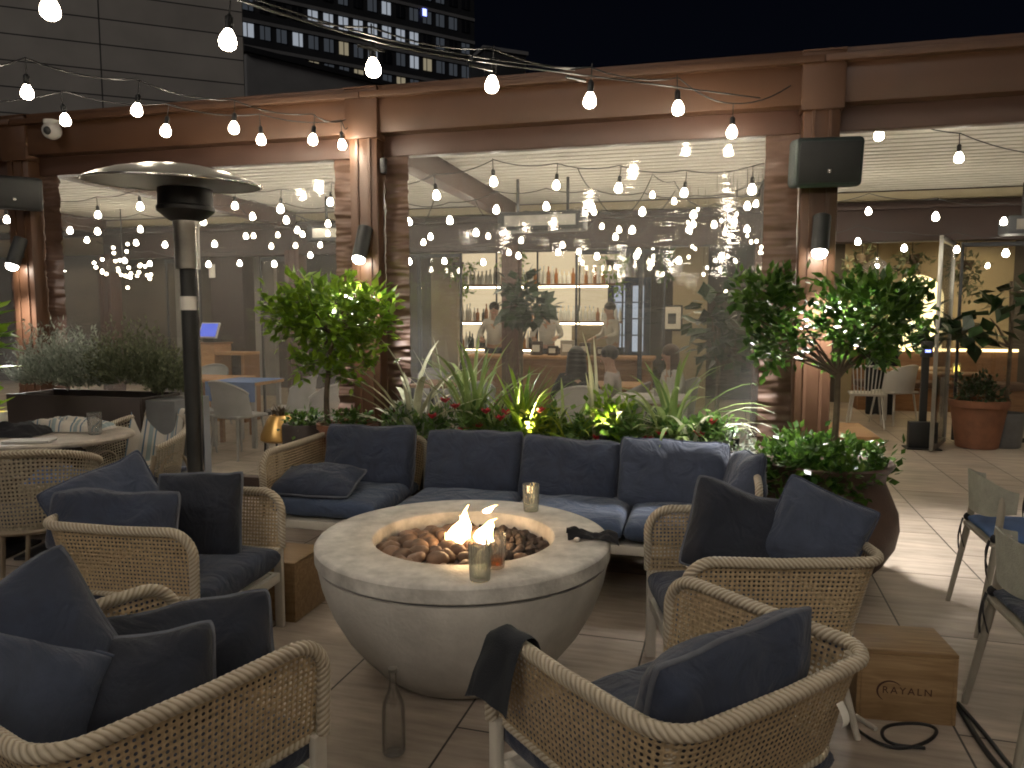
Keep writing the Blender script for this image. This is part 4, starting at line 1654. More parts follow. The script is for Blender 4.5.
A = [at(50, 5, 2.8), at(228, 37, 3.15), at(373, 65, 3.5), at(492, 82, 3.9), at(590, 98, 4.3), at(678, 106, 4.65), at(732, 130, 4.92)]
string('nearest string of warm bulbs crossing overhead toward the right post', A, (at(-150, -40, 2.5), fl(BAY - .2, -.14, 2.98)))
Bs = [at(27, 90, 4.1), at(137, 108, 4.55), at(234, 126, 5.0), at(313, 138, 5.42)]
string('string of warm bulbs, upper of the two running to the middle post', Bs, (at(-90, 70, 3.6), fl(-.12, -.15, 2.96)))
Cs = [at(65, 118, 4.85), at(166, 129, 5.15), at(261, 138, 5.45), at(342, 143, 5.68)]
string('string of warm bulbs, lower of the two running to the middle post', Cs, (at(-60, 100, 4.5), fl(-.1, -.16, 2.90)))
m = MB()
sup = [at(180, -20, 2.7), at(370, 42, 3.35), at(480, 62, 3.8), at(575, 74, 4.25), at(760, 98, 4.95)]
m.tube(smooth_path(sup, 2), .0045, n=6); m.tube(smooth_path([p + Vector((0, 0, .02)) for p in sup[:4]], 2), .004, n=6)
for p in sup[1:4]: m.tube([p + Vector((-.05, -.02, -.02)), p + Vector((.06, .02, -.03))], .009, n=8)
tag(m.build('support_wire', 'black_plastic', smooth=80), 'dark support wire above the nearest string of bulbs', 'wire')


def line(a, b, n, sag=.12):
    a, b = Vector(a), Vector(b)
    return [a.lerp(b, (i + .5) / n) - Vector((0, 0, sag * 4 * ((i + .5) / n) * (1 - (i + .5) / n))) for i in range(n)]


# strings that go on over the terrace behind the photographer
string('string of warm bulbs overhead behind the photographer, left', line((-3.4, 1.5, 2.75), (2.6, -1.6, 2.75), 11), ((-3.6, 1.6, 2.95), (2.8, -1.7, 2.95)), sock=False)
string('string of warm bulbs overhead behind the photographer, right', line((.4, 1.75, 2.72), (4.2, -.8, 2.75), 8), ((.2, 1.9, 2.95), (4.4, -.9, 2.95)), sock=False)
string('string of warm bulbs overhead at the far back of the terrace', line((-4.5, -1.0, 2.75), (1.5, -4.5, 2.75), 6), ((-4.7, -.9, 2.95), (1.7, -4.6, 2.95)), sock=False)

# strings inside the pergola
gi = 'string lights inside the pergola'
D = [onn(879, 133, .45), onn(959, 156, .95), onn(1050, 176, 1.5)]
string('string of bulbs hung low in the right half of the middle bay', [fl(1.55 + .17 * i, 1.25 + .18 * math.sin(i * 1.9), 2.42 - .16 * math.sin(i * 1.3) - .05 * (i % 3)) for i in range(10)], (fl(1.4, 1.25, 2.8), fl(3.3, 1.25, 2.8)), glow='small_bulb_glow', sock=False, bs=.7, group=gi)
string('string of bulbs hung low across the left half of the middle bay', [fl(.25 + .2 * i, 2.4 + .15 * math.sin(i * 2.3), 2.36 - .12 * math.sin(i * 1.7) - .05 * (i % 3)) for i in range(9)], (fl(.1, 2.4, 2.75), fl(2.2, 2.4, 2.75)), glow='small_bulb_glow', sock=False, bs=.75, group=gi)
string('double row of little bulbs across the right half of the left bay', [fl(-2.0 + .14 * i, 1.5 + .1 * (i % 2), 2.33 - .10 * (i % 2)) for i in range(14)], (fl(-2.2, 1.5, 2.7), fl(.0, 1.5, 2.7)), glow='small_bulb_glow', sock=False, bs=.7, group=gi)
string('string of bulbs rising to the beam in the open right bay', D, (fl(BAY + .3, .12, 2.80), onn(1120, 180, 1.9)), glow='inner_bulb_glow', group=gi)
rows = [('just behind the clear curtains', .75, -5.6, 3.1, 17, 2.62), ('along the middle of the pergola', 1.9, -5.4, 3.1, 18, 2.60), ('two thirds back in the pergola', 2.9, -5.6, 8.5, 24, 2.55), ('along the rear beam of the pergola', 3.5, -5.6, 8.6, 30, 2.30)]
for nm, n, s0, s1, k, z in rows:
    pts = []
    for i in range(k):
        u = (i + .5) / k
        ph = (u * (s1 - s0) / BAY) % 1
        pts.append(fl(s0 + (s1 - s0) * u, n + rnd.uniform(-.12, .12), z - .16 * 4 * ph * (1 - ph) * .8 + rnd.uniform(-.03, .03)))
    string('string of bulbs ' + nm, pts, (fl(s0 - .2, n, z + .25), fl(s1 + .2, n, z + .25)), glow='inner_bulb_glow', sock=(n < 1), bs=.95, group=gi)

# ------------------------------------------------------------------ plants
def crown_mb(blobs, nclump, per, L, w, seed, up=.35, curl=.08):
    """leaf clumps spread over the volume of a few ellipsoids, with empty gaps between clumps"""
    r = random.Random(seed)
    mb = MB()
    tips = []
    tot = sum(b[2] for b in blobs)
    for c, rad, wt in blobs:
        c = Vector(c)
        for _ in range(int(nclump * wt / tot)):
            d = Vector((r.gauss(0, 1), r.gauss(0, 1), r.gauss(0, 1)))
            d.normalize()
            f = r.uniform(.45, 1.04)
            if noise.noise(d * 2.1 + Vector((seed, 0, 0))) < -.22: f *= .72
            q = c + Vector((d.x * rad[0], d.y * rad[1], d.z * rad[2])) * f
            tips.append((c, q))
            for k in range(per):
                dd = (d * .7 + Vector((r.gauss(0, .6), r.gauss(0, .6), r.gauss(up, .55)))).normalized()
                p = q + Vector((r.gauss(0, L * .5), r.gauss(0, L * .5), r.gauss(0, L * .5)))
                s = r.uniform(.65, 1.25)
                mb.leaf(p, dd, (r.gauss(0, .5), r.gauss(0, .5), 1), L * s, w * s, .3, curl)
    return mb, tips


def branches(trunk_pts, r0, r1, tips, every, seed):
    r = random.Random(seed)
    m = MB()
    pts = smooth_path(trunk_pts, 2)
    k = len(pts)
    m.tube(pts, [r0 + (r1 - r0) * i / (k - 1) for i in range(k)], n=10)
    top = pts[-1]
    for c, q in r.sample(tips, min(len(tips), every)):
        a = top.lerp(pts[-3], r.random())
        mid = a.lerp(q, .5) + Vector((r.gauss(0, .02), r.gauss(0, .02), .02))
        m.tube([a, mid, q], [r1 * .6, r1 * .4, r1 * .15], n=5)
    return m


def tree(name, label, loc, trunk, blobs, nclump, per, L, w, r0, r1, lm, seed, group=None):
    t = thing(name, label, 'tree', loc, 0, group)
    cm_, tips = crown_mb(blobs, nclump, per, L, w, seed)
    branches(trunk, r0, r1, tips, 26, seed).build('trunk', 'bark', t, smooth=80)
    cm_.build('crown', lm, t, smooth=0)
    return t


# left small tree with its pot
tp_ = at(348, 440, 5.28); tp_.z = 0
pot = thing('round_planter', 'pale round planter holding the small tree before the middle post', 'planter', tp_)
m = MB(); m.lathe([(.15, 0), (.17, .01), (.20, .70), (.215, .71), (.215, .745), (.19, .745), (.185, .70), (0, .69)], 40); m.build('pot', 'terracotta', pot)
m = MB(); m.lathe([(0, .705), (.183, .703)], 24); m.build('soil', 'soil', pot)
b0 = at(328, 428, 5.28) - tp_
cA = at(332, 318, 5.28) - tp_
tree('small_tree', 'small bright green tree with a round crown before the middle post', tp_,
     [(b0.x, 0, .70), (b0.x - .01, 0, .95), (cA.x - .02, .02, 1.22), (cA.x, 0, 1.38)],
     [(cA + Vector((0, 0, .03)), (.32, .32, .33), 5), (cA + Vector((-.27, -.03, .06)), (.17, .18, .20), 1.6), (cA + Vector((.26, .03, .06)), (.17, .18, .22), 1.8), (cA + Vector((.15, 0, -.27)), (.18, .18, .16), 1.3), (cA + Vector((-.13, 0, -.28)), (.17, .16, .14), 1)],
     215, 10, .080, .022, .022, .014, 'leaf', 3)
cmb, _ = crown_mb([((0, 0, .76), (.17, .17, .06), 1)], 40, 6, .05, .014, 9)
o = cmb.build('low_shrub', 'leaf_dark', smooth=0, loc=tp_); tag(o, 'low green plant round the foot of the small bright tree', 'plant')  # low plant of separate leaf clumps

# right urn with its tree
uc = at(820, 560, 4.32); uc.z = 0
urn = thing('clay_urn', 'big dark clay urn with a flared lip right of the sofa', 'urn', uc)
m = MB(); m.lathe([(.24, 0), (.28, .012), (.35, .08), (.41, .17), (.43, .26), (.42, .34), (.375, .43), (.345, .49), (.35, .53), (.385, .565), (.395, .58), (.385, .588), (.36, .575), (.325, .53), (.32, .50), (0, .50)], 72); m.v = [(x * .955, y * .955, z * 1.14) for x, y, z in m.v]; m.build('urn_body', 'urn_clay', urn, smooth=50)
m = MB(); m.lathe([(0, .59), (.33, .587)], 32); m.build('soil', 'soil', urn)
cB = at(862, 318, 4.32) - uc
tB = at(832, 470, 4.32) - uc
fork = at(838, 372, 4.32) - uc
left = at(768, 314, 4.32) - uc
ut = tree('urn_tree', 'forked dark green tree growing from the clay urn beside the right post', uc,
          [(tB.x - .02, 0, .57), (tB.x, 0, .68), (tB.x + .015, 0, .9), (fork.x, 0, fork.z)],
          [(cB, (.34, .30, .29), 5), (cB + Vector((.20, .05, .03)), (.22, .22, .22), 2), (left + Vector((-.03, 0, .08)), (.18, .18, .19), 2.0), (left + Vector((.05, .0, -.16)), (.14, .14, .17), 1.3)],
          230, 10, .072, .0205, .024, .014, 'leaf_dark', 5)
cmb, _ = crown_mb([((-.12, -.05, .69), (.30, .30, .13), 3), ((.20, .0, .66), (.20, .25, .13), 2), ((-.26, -.20, .60), (.16, .16, .15), 1.3), ((-.02, -.30, .60), (.22, .12, .12), 1.2)], 250, 9, .055, .018, 6)
o = cmb.build('urn_shrub', 'leaf_dark', smooth=0, loc=uc); tag(o, 'glossy low shrub spilling over the lip of the clay urn', 'shrub')

# trough behind the sofa
ta, tb = .30, 2.70
tr_ = thing('planter_trough', 'long dark planter trough with flowers behind the sofa', 'planter', fl(0, -.42), FANG)
m = MB()
w_, h_ = .42, .66
m.box(((ta + tb) / 2, -w_ / 2 + .01, h_ / 2), (tb - ta, .02, h_), bev=.003); m.box(((ta + tb) / 2, w_ / 2 - .01, h_ / 2), (tb - ta, .02, h_), bev=.003)
for s in (ta, tb): m.box((s, 0, h_ / 2 - .002), (.02, w_ - .043, h_ - .004), bev=.003)
m.build('trough_box', 'planter_brown', tr_)
m = MB(); m.box(((ta + tb) / 2, 0, .59), (tb - ta - .03, w_ - .05, .02)); m.build('soil', 'soil', tr_)


def tl(s, d=0, z=.60):
    return fl(s, -.42 + d, z)


def strap_plant(label, p, n, L, w, mat, seed, rise=(50, 85), droop=(40, 95), name='strap_plant'):
    r = random.Random(seed)
    m = MB()
    for i in range(n):
        m.strap((r.gauss(0, .02), r.gauss(0, .02), 0), r.uniform(0, 2 * PI), L * r.uniform(.65, 1.1), w * r.uniform(.7, 1.2), R(r.uniform(*rise)), R(r.uniform(*droop)))
    o = m.build(name, mat, smooth=0, loc=p)
    return tag(o, label, 'plant')


def ps(px, py=430, n=-.42):
    return s_of(onn(px, py, n))


strap_plant('pale strap leaved plant fanning out at the left end of the trough', tl(ps(412)), 24, .78, .032, 'leaf_pale', 2, (25, 85), (30, 90))
strap_plant('tall green grassy plant left of the middle of the trough', tl(ps(472)), 34, .78, .023, 'leaf_strap', 3, (60, 88), (20, 80))
strap_plant('slender pale bladed plant second from the left in the trough', tl(ps(444), .05), 10, .74, .013, 'leaf_pale', 8, (66, 88), (15, 60))
strap_plant('dark palm like plant in the middle of the trough', tl(ps(522)), 80, .58, .017, 'leaf', 4, (30, 88), (30, 70), 'palm_plant')
strap_plant('single upright pale blade rising right of the middle of the trough', tl(ps(596)), 4, .78, .016, 'leaf_pale', 14, (78, 90), (5, 30))
strap_plant('arching reddish green strap plant at the right of the trough', tl(ps(672)), 44, .70, .022, 'leaf_strap', 5, (35, 88), (40, 110))
strap_plant('pale arching plant at the right end of the trough', tl(ps(692), -.05), 16, .64, .019, 'leaf_pale', 6, (30, 80), (50, 120))
strap_plant('green strap plant standing between the palm and the upright blade', tl(ps(560), .06), 14, .50, .015, 'leaf_strap', 16, (45, 88), (30, 90))
strap_plant('short green blades among the red flowers left of the palm', tl(ps(495), -.08), 18, .44, .013, 'leaf_strap', 41, (40, 85), (30, 80))
strap_plant('grey green blades at the left end beside the pale strap plant', tl(ps(428), -.06), 22, .46, .015, 'leaf_silver', 42, (35, 85), (30, 90))
strap_plant('yellow green blades right beside the yellow shrub', tl(ps(572), -.05), 20, .42, .012, 'leaf_yellow', 43, (45, 88), (30, 80))
strap_plant('green blades between the bright shrub and the arching strap plant', tl(ps(638), -.02), 24, .46, .014, 'leaf_strap', 44, (40, 88), (40, 100))
cmb, _ = crown_mb([(tl(ps(610), 0, .78), (.14, .13, .19), 1)], 40, 8, .07, .02, 33)
tag(cmb.build('lit_shrub', 'leaf', smooth=0), 'leafy bright shrub right of the middle of the trough', 'shrub')
cmb, _ = crown_mb([(tl(ps(543), -.06, .74), (.13, .10, .16), 1)], 34, 8, .055, .018, 34)
tag(cmb.build('lit_shrub', 'leaf_yellow', smooth=0), 'yellow green shrub lit from below in the middle of the trough', 'shrub')
cmb, _ = crown_mb([(tl(ps(415), -.05, .70), (.18, .15, .15), 1)], 46, 8, .05, .018, 35)
tag(cmb.build('grey_shrub', 'leaf_silver', smooth=0), 'grey green trailing shrub at the left end of the trough', 'shrub')
cmb, _ = crown_mb([(tl(ps(730), -.02, .65), (.17, .14, .13), 1)], 46, 8, .05, .010, 36)
tag(cmb.build('feathery_shrub', 'leaf_silver', smooth=0), 'feathery pale green shrub at the right end of the trough', 'shrub')
cmb, _ = crown_mb([(tl(ta + (tb - ta) * (i + .5) / 9, -.04, .70), (.15, .17, .15), 1) for i in range(9)], 520, 8, .058, .018, 37)
tag(cmb.build('ground_cover', 'leaf_mid', smooth=0), kind='stuff')
fl_px = [(432, 418), (438, 440), (445, 402), (455, 408), (463, 432), (478, 428), (486, 413), (500, 420), (506, 414), (540, 412), (598, 440), (616, 452), (626, 458), (648, 441), (662, 436), (676, 444), (700, 436), (711, 424)]
fp = None
for i, (x, y) in enumerate(fl_px):
    q = onn(x, y + 1, -.56)
    if fp is None:
        fp = thing('red_flower', 'small red flower blooming in the planter trough', 'flower', q, 0, 'red flowers in the planter trough')
        m = MB()
        for k in range(6):
            a = k * PI / 3
            m.leaf((0, 0, 0), (math.cos(a) * .7, math.sin(a) * .7, .75), (0, 0, 1), .062, .023, .3, .1)
        m.build('petals', 'red_petal', fp, smooth=0)
        m = MB(); m.tube([(0, 0, 0), (.005, 0, -.08), (0, .005, -.14)], .002, n=5); m.build('stem', 'leaf_dark', fp)
    else:
        dup(fp, q, rnd.uniform(0, 6))
# two uplights hidden among the plants
for i, (px, d, e) in enumerate(((536, -.06, 30), (606, -.04, 26), (735, .02, 6))):
    q = tl(ps(px), d - .12, .68)
    t = thing('garden_spotlight', ('small garden spotlight under the yellow shrub', 'small garden spotlight under the bright leafy shrub', 'small garden spotlight at the right end of the trough')[i], 'lamp', q)
    m = MB(); m.lathe([(0, 0), (.022, 0), (.026, .05), (.024, .05), (.02, .01), (0, .01)], 16); m.build('housing', 'black', t)
    m = MB(); m.lathe([(0, .035), (.022, .035)], 16); m.build('lamp_glass', 'garden_lamp', t)
    la = bpy.data.lights.new('garden_beam', 'SPOT'); la.energy = e; la.color = (1, .88, .42) if i < 2 else (.85, 1, .9); la.spot_size = R(110); la.spot_blend = .8; la.shadow_soft_size = .02
    o = bpy.data.objects.new('garden_beam', la); col.objects.link(o); o.location = q + Vector((0, 0, .06)); o.rotation_euler = (R(180), 0, 0)

# left planter with the olive shrubs
pb = at(96, 430, 5.55); pb.z = 0
lp = thing('shrub_planter', 'long low brown planter with grey shrubs at left', 'planter', pb, FANG)
L_ = 1.16
m = MB(); m.box((0, -.20, .48), (L_, .025, .90), bev=.003); m.box((0, .20, .48), (L_, .025, .90), bev=.003)
for s in (-1, 1): m.box((s * (L_ / 2 - .012), 0, .478), (.024, .374, .895), bev=.003)
m.box((0, 0, .42), (L_ - .06, .36, .80)); m.build('planter_box', 'planter_brown', lp)
m = MB(); m.box((L_ / 2 + .13, .02, .455), (.24, .38, .91), bev=.004); m.build('end_block', 'planter_grey', lp)
m = MB(); m.box((0, 0, .84), (L_ - .06, .36, .02)); m.build('soil', 'soil', lp)


def fluffy(label, p, blobs, n, mat, seed):
    r = random.Random(seed)
    m = MB()
    for c, rad, wt in blobs:
        for _ in range(int(n * wt)):
            d = Vector((r.gauss(0, 1), r.gauss(0, 1), abs(r.gauss(0, 1)) * .8)).normalized()
            e = Vector(c) + Vector((d.x * rad[0], d.y * rad[1], d.z * rad[2])) * r.uniform(.6, 1.12)
            st = Vector((c[0] + d.x * rad[0] * .3, c[1] + d.y * rad[1] * .3, c[2] - .1))
            k = 9
            for i in range(k):
                q = st.lerp(e, .35 + .65 * i / k) + Vector((r.gauss(0, .008), r.gauss(0, .008), 0))
                dd = ((e - st).normalized() + Vector((r.gauss(0, .6), r.gauss(0, .6), r.gauss(.2, .5)))).normalized()
                m.leaf(q, dd, (r.gauss(0, 1), r.gauss(0, 1), 1), .036 * r.uniform(.7, 1.4), .0075, .2, 0)
    o = m.build('olive_shrub', mat, smooth=0, loc=p)
    return tag(o, label, 'shrub')


fluffy('silvery shrub at the left end of the brown planter', pb + ES * -.27 + Vector((0, 0, .95)), [((-.10, 0, .10), (.32, .26, .46), 1), ((.16, 0, .08), (.28, .24, .42), .8)], 330, 'leaf_silver', 4)
fluffy('darker olive shrub at the right end of the brown planter', pb + ES * .33 + Vector((0, 0, .95)), [((.02, 0, .12), (.36, .26, .44), 1.2), ((.26, 0, .05), (.22, .22, .34), .7)], 320, 'leaf_olive', 5)
# fiddle leaf plant at the left picture edge
q = at(-4, 470, 4.9); q.z = 0
m = MB(); r = random.Random(3)
for i in range(46):
    z = .86 + .72 * r.random(); a = r.uniform(0, 2 * PI)
    m.leaf((.03 * math.cos(a), .03 * math.sin(a), z), (math.cos(a), math.sin(a), r.uniform(-.1, .9)), (0, 0, 1), r.uniform(.12, .2), r.uniform(.05, .075), .2, .15)
lf = thing('broadleaf_plant', 'bright broad leaved plant cut off by the left picture edge', 'plant', q)
m.build('foliage', 'leaf_lit', lf, smooth=0)
m = MB(); m.tube([(0, 0, .4), (.01, 0, .9), (0, .01, 1.5)], [.014, .012, .006], n=8); m.build('stem', 'bark', lf)
m = MB(); m.lathe([(.12, 0), (.13, .01), (.17, .42), (.18, .45), (.16, .45), (.15, .41), (0, .40)], 32)
o = m.build('flower_pot', 'planter_brown', loc=q); tag(o, 'dark pot under the broad leaved plant at the left edge', 'pot')

# gold planter on legs
q = at(282, 455, 5.62); q.z = 0
gp = thing('gold_planter', 'gold tapered planter on thin black legs before the left curtain', 'planter', q)
zt_ = .80
m = MB(); m.lathe([(.0, .56), (.135, .56), (.155, .575), (.150, .61), (.105, .72), (.082, .755), (.075, .755), (.09, .72), (0, .70)], 36); m.build('pot', 'gold', gp, smooth=40)
for i in range(4):
    a = i * PI / 2 + .6
    m = MB(); m.tube([(.12 * math.cos(a), .12 * math.sin(a), .565), (.15 * math.cos(a), .15 * math.sin(a), 0)], .009, n=6); m.build('leg', 'black', gp)
m = MB()
for i in range(60):
    a = rnd.uniform(0, 6.28)
    m.leaf((rnd.gauss(0, .02), rnd.gauss(0, .02), .75), (math.cos(a), math.sin(a), rnd.uniform(.6, 2.4)), (0, 0, 1), rnd.uniform(.05, .11), .012, .2, .1)
o = m.build('dry_plant', 'bark', smooth=0, loc=q); tag(o, 'brownish plant sprouting from the gold planter', 'plant')
q2 = at(305, 455, 5.45); q2.z = 0
m = MB(); m.lathe([(0, 0), (.13, 0), (.14, .01), (.16, .70), (.15, .72), (.14, .70), (0, .69)], 32); o = m.build('flower_pot', 'planter_brown', loc=q2); tag(o, 'dark brown pot between the gold planter and the small tree', 'pot')
cmb, _ = crown_mb([((0, 0, .74), (.15, .13, .06), 1)], 34, 7, .05, .014, 39)
o = cmb.build('low_shrub', 'leaf_dark', smooth=0, loc=q2); tag(o, 'low dark plant in the brown pot beside the gold planter', 'plant')  # another low plant made of loose leaf clumps

# ------------------------------------------------------------------ the restaurant behind the pergola
def pt(px, py, n):
    return onn(px, py, n)


def foot(px, n):
    p = onn(px, 400, n); p.z = 0
    return p


def zz(px, py, n):
    return onn(px, py, n).z


NB = 8.6
rb = thing('restaurant_building', 'restaurant interior with beige walls behind the pergola', 'building', fl(0, 0), FANG)
S0, S1 = -16.0, 13.0
m = MB(); m.box(((S0 + S1) / 2, (4.55 + NB) / 2, 2.90), (S1 - S0, NB - 4.55 + .4, .10)); m.build('ceiling', 'beige_wall', rb)
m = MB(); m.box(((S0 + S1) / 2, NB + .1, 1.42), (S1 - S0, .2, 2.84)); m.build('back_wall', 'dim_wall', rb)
m = MB(); m.box(((S0 + S1) / 2, 4.62, 3.05), (S1 - S0, .12, .60)); m.build('fascia', 'brown_wall', rb)
for s, w_, mt in ((s_of(pt(250, 350, 7.0)), .9, 'grey_wall'), (s_of(pt(160, 350, 6.5)), .25, 'grey_wall')):
    m = MB(); m.box((s, 7.2, 1.42), (w_, .12, 2.84)); m.build('partition', mt, rb)
s = s_of(pt(690, 300, 7.2)); m = MB(); m.box((s, 7.9, 1.42), (.55, 1.35, 2.84)); m.build('partition', 'beige_wall', rb)
s = s_of(pt(595, 300, NB)); m = MB(); m.box((s, NB - .20, .66), (.75, .3, 1.32)); m.build('bar_end_wall', 'beige_wall', rb)
s = s_of(pt(447, 300, 7.6)); m = MB(); m.box((s, 7.6, 1.42), (.5, .3, 2.84)); m.build('pillar', 'beige_wall', rb)
# the blue door with bright panes
sd = s_of(pt(629, 330, NB)); m = MB()
m.box((sd, NB - .05, 1.1), (.78, .10, 2.2), bev=.006); dr = m.build('door', 'blue_paint', rb)
for k in (-1, 1):
    m = MB(); m.box((sd + .17 * k, NB - .112, 1.45), (.2, .012, 1.2)); m.build('door_pane', 'door_glow', dr)
    m = MB()
    for j in range(3): m.box((sd + .17 * k, NB - .124, 1.15 + j * .3), (.2, .012, .025))
    m.build('glazing_bar', 'blue_paint', dr)
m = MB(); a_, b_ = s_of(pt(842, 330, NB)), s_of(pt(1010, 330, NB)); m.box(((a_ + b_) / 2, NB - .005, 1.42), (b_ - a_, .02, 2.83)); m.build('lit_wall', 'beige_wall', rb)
# right: flat plate emitting the niche's lamplight, and banquette
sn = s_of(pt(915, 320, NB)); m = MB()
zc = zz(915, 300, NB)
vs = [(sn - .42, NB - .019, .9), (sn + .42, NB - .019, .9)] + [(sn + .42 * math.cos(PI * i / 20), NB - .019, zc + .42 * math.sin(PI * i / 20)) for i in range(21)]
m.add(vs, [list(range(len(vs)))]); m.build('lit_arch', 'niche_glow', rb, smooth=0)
bq = thing('banquette', 'long wooden banquette with a lit ledge under the arched niche', 'bench', fl(s_of(pt(935, 360, 7.9)), 7.9), FANG)
bw = 1.5
zt1 = zz(935, 352, 7.9)
m = MB(); m.box((0, .12, zt1 / 2), (bw * 1.6, .10, zt1), bev=.01); m.build('back_panel', 'bar_wood', bq)
m = MB(); m.box((0, .10, zt1 + .03), (bw * 1.6, .05, .04)); m.build('light_strip', 'strip_glow', bq)
m = MB(); m.box((0, -.18, .42), (bw * 1.6, .48, .10), bev=.03); m.build('seat', 'brown_cloth', bq)
m = MB(); m.box((0, -.14, .18), (bw * 1.58, .40, .36)); m.build('seat_base', 'bar_wood', bq)

# bar shelves
sx0, sx1 = s_of(pt(456, 320, NB - .3)), s_of(pt(622, 320, NB - .3))
bs_ = thing('bar_shelving', 'wooden back bar shelves glowing above the counter', 'shelves', fl((sx0 + sx1) / 2, NB - .16), FANG)
W = sx1 - sx0
zs = [zz(540, 348, NB - .2), zz(540, 321, NB - .2), zz(540, 284, NB - .2)]
for i, z in enumerate(zs):
    w2 = W if i else W * .55
    o_ = 0 if i else -W * .22
    m = MB(); m.box((o_, 0, z - .02), (w2, .28, .035), bev=.004); m.build('shelf', 'bar_wood', bs_)
    m = MB(); m.box((o_, .10, z - .05), (w2 - .1, .025, .02)); m.build('light_strip', 'shelf_glow', bs_)
m = MB(); m.box((0, .148, 1.8), (W, .012, 1.8)); m.build('back_panel', 'bar_glow', bs_)  # emissive panel added to brighten the bar and its bottles
for i in range(5):
    m = MB(); m.box((-W / 2 + W * i / 4, -.08, 1.6), (.03, .03, 2.2)); m.build('upright', 'black', bs_)
bp = {}
for i, z in enumerate(zs):
    k = (22, 40, 40)[i]
    lo, hi = (sx0, sx0 + W * .5) if i == 0 else (sx0, sx1)
    for j in range(k):
        s = lo + (hi - lo) * (j + .5) / k + rnd.uniform(-.01, .01)
        mt = rnd.choice(['bottle_dark', 'bottle_amber', 'bottle_clear', 'bottle_clear'] if i < 2 else ['bottle_clear', 'bottle_clear', 'bottle_amber'])
        if mt not in bp:
            m = MB(); m.lathe([(0, 0), (.034, 0), (.036, .01), (.036, .17), (.014, .22), (.013, .29), (0, .292)], 12)
            o = m.build('bottle', mt, smooth=50); bp[mt] = o
        else:
            o = bp[mt].copy(); col.objects.link(o)
        o.location = fl(s, NB - .20 - rnd.uniform(0, .08), z - .002)
        o.scale = (1, 1, rnd.uniform(.75, 1.15))
        tag(o, {'bottle_dark': 'dark green bottle on the back bar shelves', 'bottle_amber': 'amber bottle on the back bar shelves', 'bottle_clear': 'clear bottle on the back bar shelves'}[mt], 'bottle', {'bottle_dark': 'dark bottles of the bar', 'bottle_amber': 'amber bottles of the bar', 'bottle_clear': 'clear bottles of the bar'}[mt])
# counter
NC = 6.4
c0, c1 = s_of(pt(470, 370, NC)), s_of(pt(655, 370, NC))
zc_ = zz(560, 355, NC)
bc_ = thing('bar_counter', 'wooden bar counter in front of the bottle shelves', 'counter', fl((c0 + c1) / 2, NC), FANG)
m = MB(); m.box((0, 0, zc_ - .03), (c1 - c0, .6, .05), bev=.01); m.build('counter_top', 'table_wood', bc_)
m = MB(); m.box((0, .02, (zc_ - .06) / 2), (c1 - c0 - .1, .5, zc_ - .06)); m.build('counter_front', 'bar_wood', bc_)
for i, (px, w_, h_) in enumerate(((537, .17, .22), (553, .15, .15), (568, .22, .24), (585, .16, .2), (601, .12, .14))):
    t = thing('counter_box', ['first box from the left on the bar counter', 'second, low box on the bar counter', 'third, tallest box on the bar counter', 'fourth box from the left on the bar counter', 'small box at the right end of the bar counter'][i], 'box', fl(s_of(pt(px, 350, NC)), NC, zc_ - .004), FANG)
    m = MB(); m.box((0, 0, h_ / 2), (w_, .16, h_), bev=.004); m.build('body', 'brown_wall' if i != 2 else 'taupe_metal', t)
    m = MB(); m.box((0, -.082, h_ * .5), (w_ * .7, .004, h_ * .5)); m.build('label_card', 'paper', t)

# added ceiling discs that brighten the interior
dl = None
for i, (s, n) in enumerate([(a, b) for a in (-11, -8.8, -6.5, -4.2, -2, .2, 2.4, 4.6, 6.8, 9, 11.2) for b in (5.8, 7.7)]):
    q = fl(s, n, 2.85)
    if dl is None:
        dl = thing('ceiling_lamp', 'small round lamp in the restaurant ceiling', 'lamp', q, 0, 'round lamps in the restaurant ceiling')
        m = MB(); m.lathe([(.07, 0), (.075, -.03), (.06, -.03), (.055, -.005)], 20); m.build('ring', 'white_paint', dl)
        m = MB(); m.lathe([(0, -.012), (.054, -.012)], 20); m.build('lamp_glass', 'ceiling_glow', dl)
    else: dup(dl, q)

# sputnik chandelier behind the left bay
ch = thing('chandelier', 'chandelier of many little bulbs hanging behind the left bay', 'chandelier', pt(123, 270, 3.3))
m = MB(); m.tube([(0, 0, 1.0), (0, 0, .02)], .008, n=6); m.ball((0, 0, 0), .04, 10, 6)
r = random.Random(5); ends = []
for i in range(30):
    d = Vector((r.gauss(0, 1), r.gauss(0, 1), r.gauss(0, .55))).normalized() * r.uniform(.2, .42)
    ends.append(d); m.tube([(0, 0, 0), d], .003, n=5)
m.build('arms', 'black', ch)
for d in ends:
    if ('sm',) not in _b:
        o = MB(); o.ball((0, 0, 0), .022, 8, 6); o = o.build('bulb', 'small_bulb_glow', ch); _b[('sm',)] = o.data
    else:
        o = bpy.data.objects.new('bulb', _b[('sm',)]); col.objects.link(o); o.parent = ch
    o.location = d
# added sprays of tiny bulbs standing in for lamp reflections in the curtain
for j, (px, py, n) in enumerate(((715, 225, 3.6), (670, 245, 4.9), (745, 235, 2.6))):
    ch = thing('bulb_spray', ['hanging spray of tiny bulbs at the right of the middle bay', 'hanging spray of tiny bulbs near the lit wall behind the middle bay', 'hanging spray of tiny bulbs close behind the right edge of the middle curtain'][j], 'lights', pt(px, py, n))
    ends = [Vector((r.gauss(0, .22), r.gauss(0, .2), r.gauss(0, .26))) for _ in range(16)]
    m = MB()
    for d in ends: m.tube([(d.x, d.y, max(d.z, .62)), d], .002, n=4)
    m.build('wires', 'black', ch)
    for d in ends:
        o = bpy.data.objects.new('bulb', _b[('sm',)]); col.objects.link(o); o.parent = ch; o.location = d; o.scale = (.7, .7, .9)
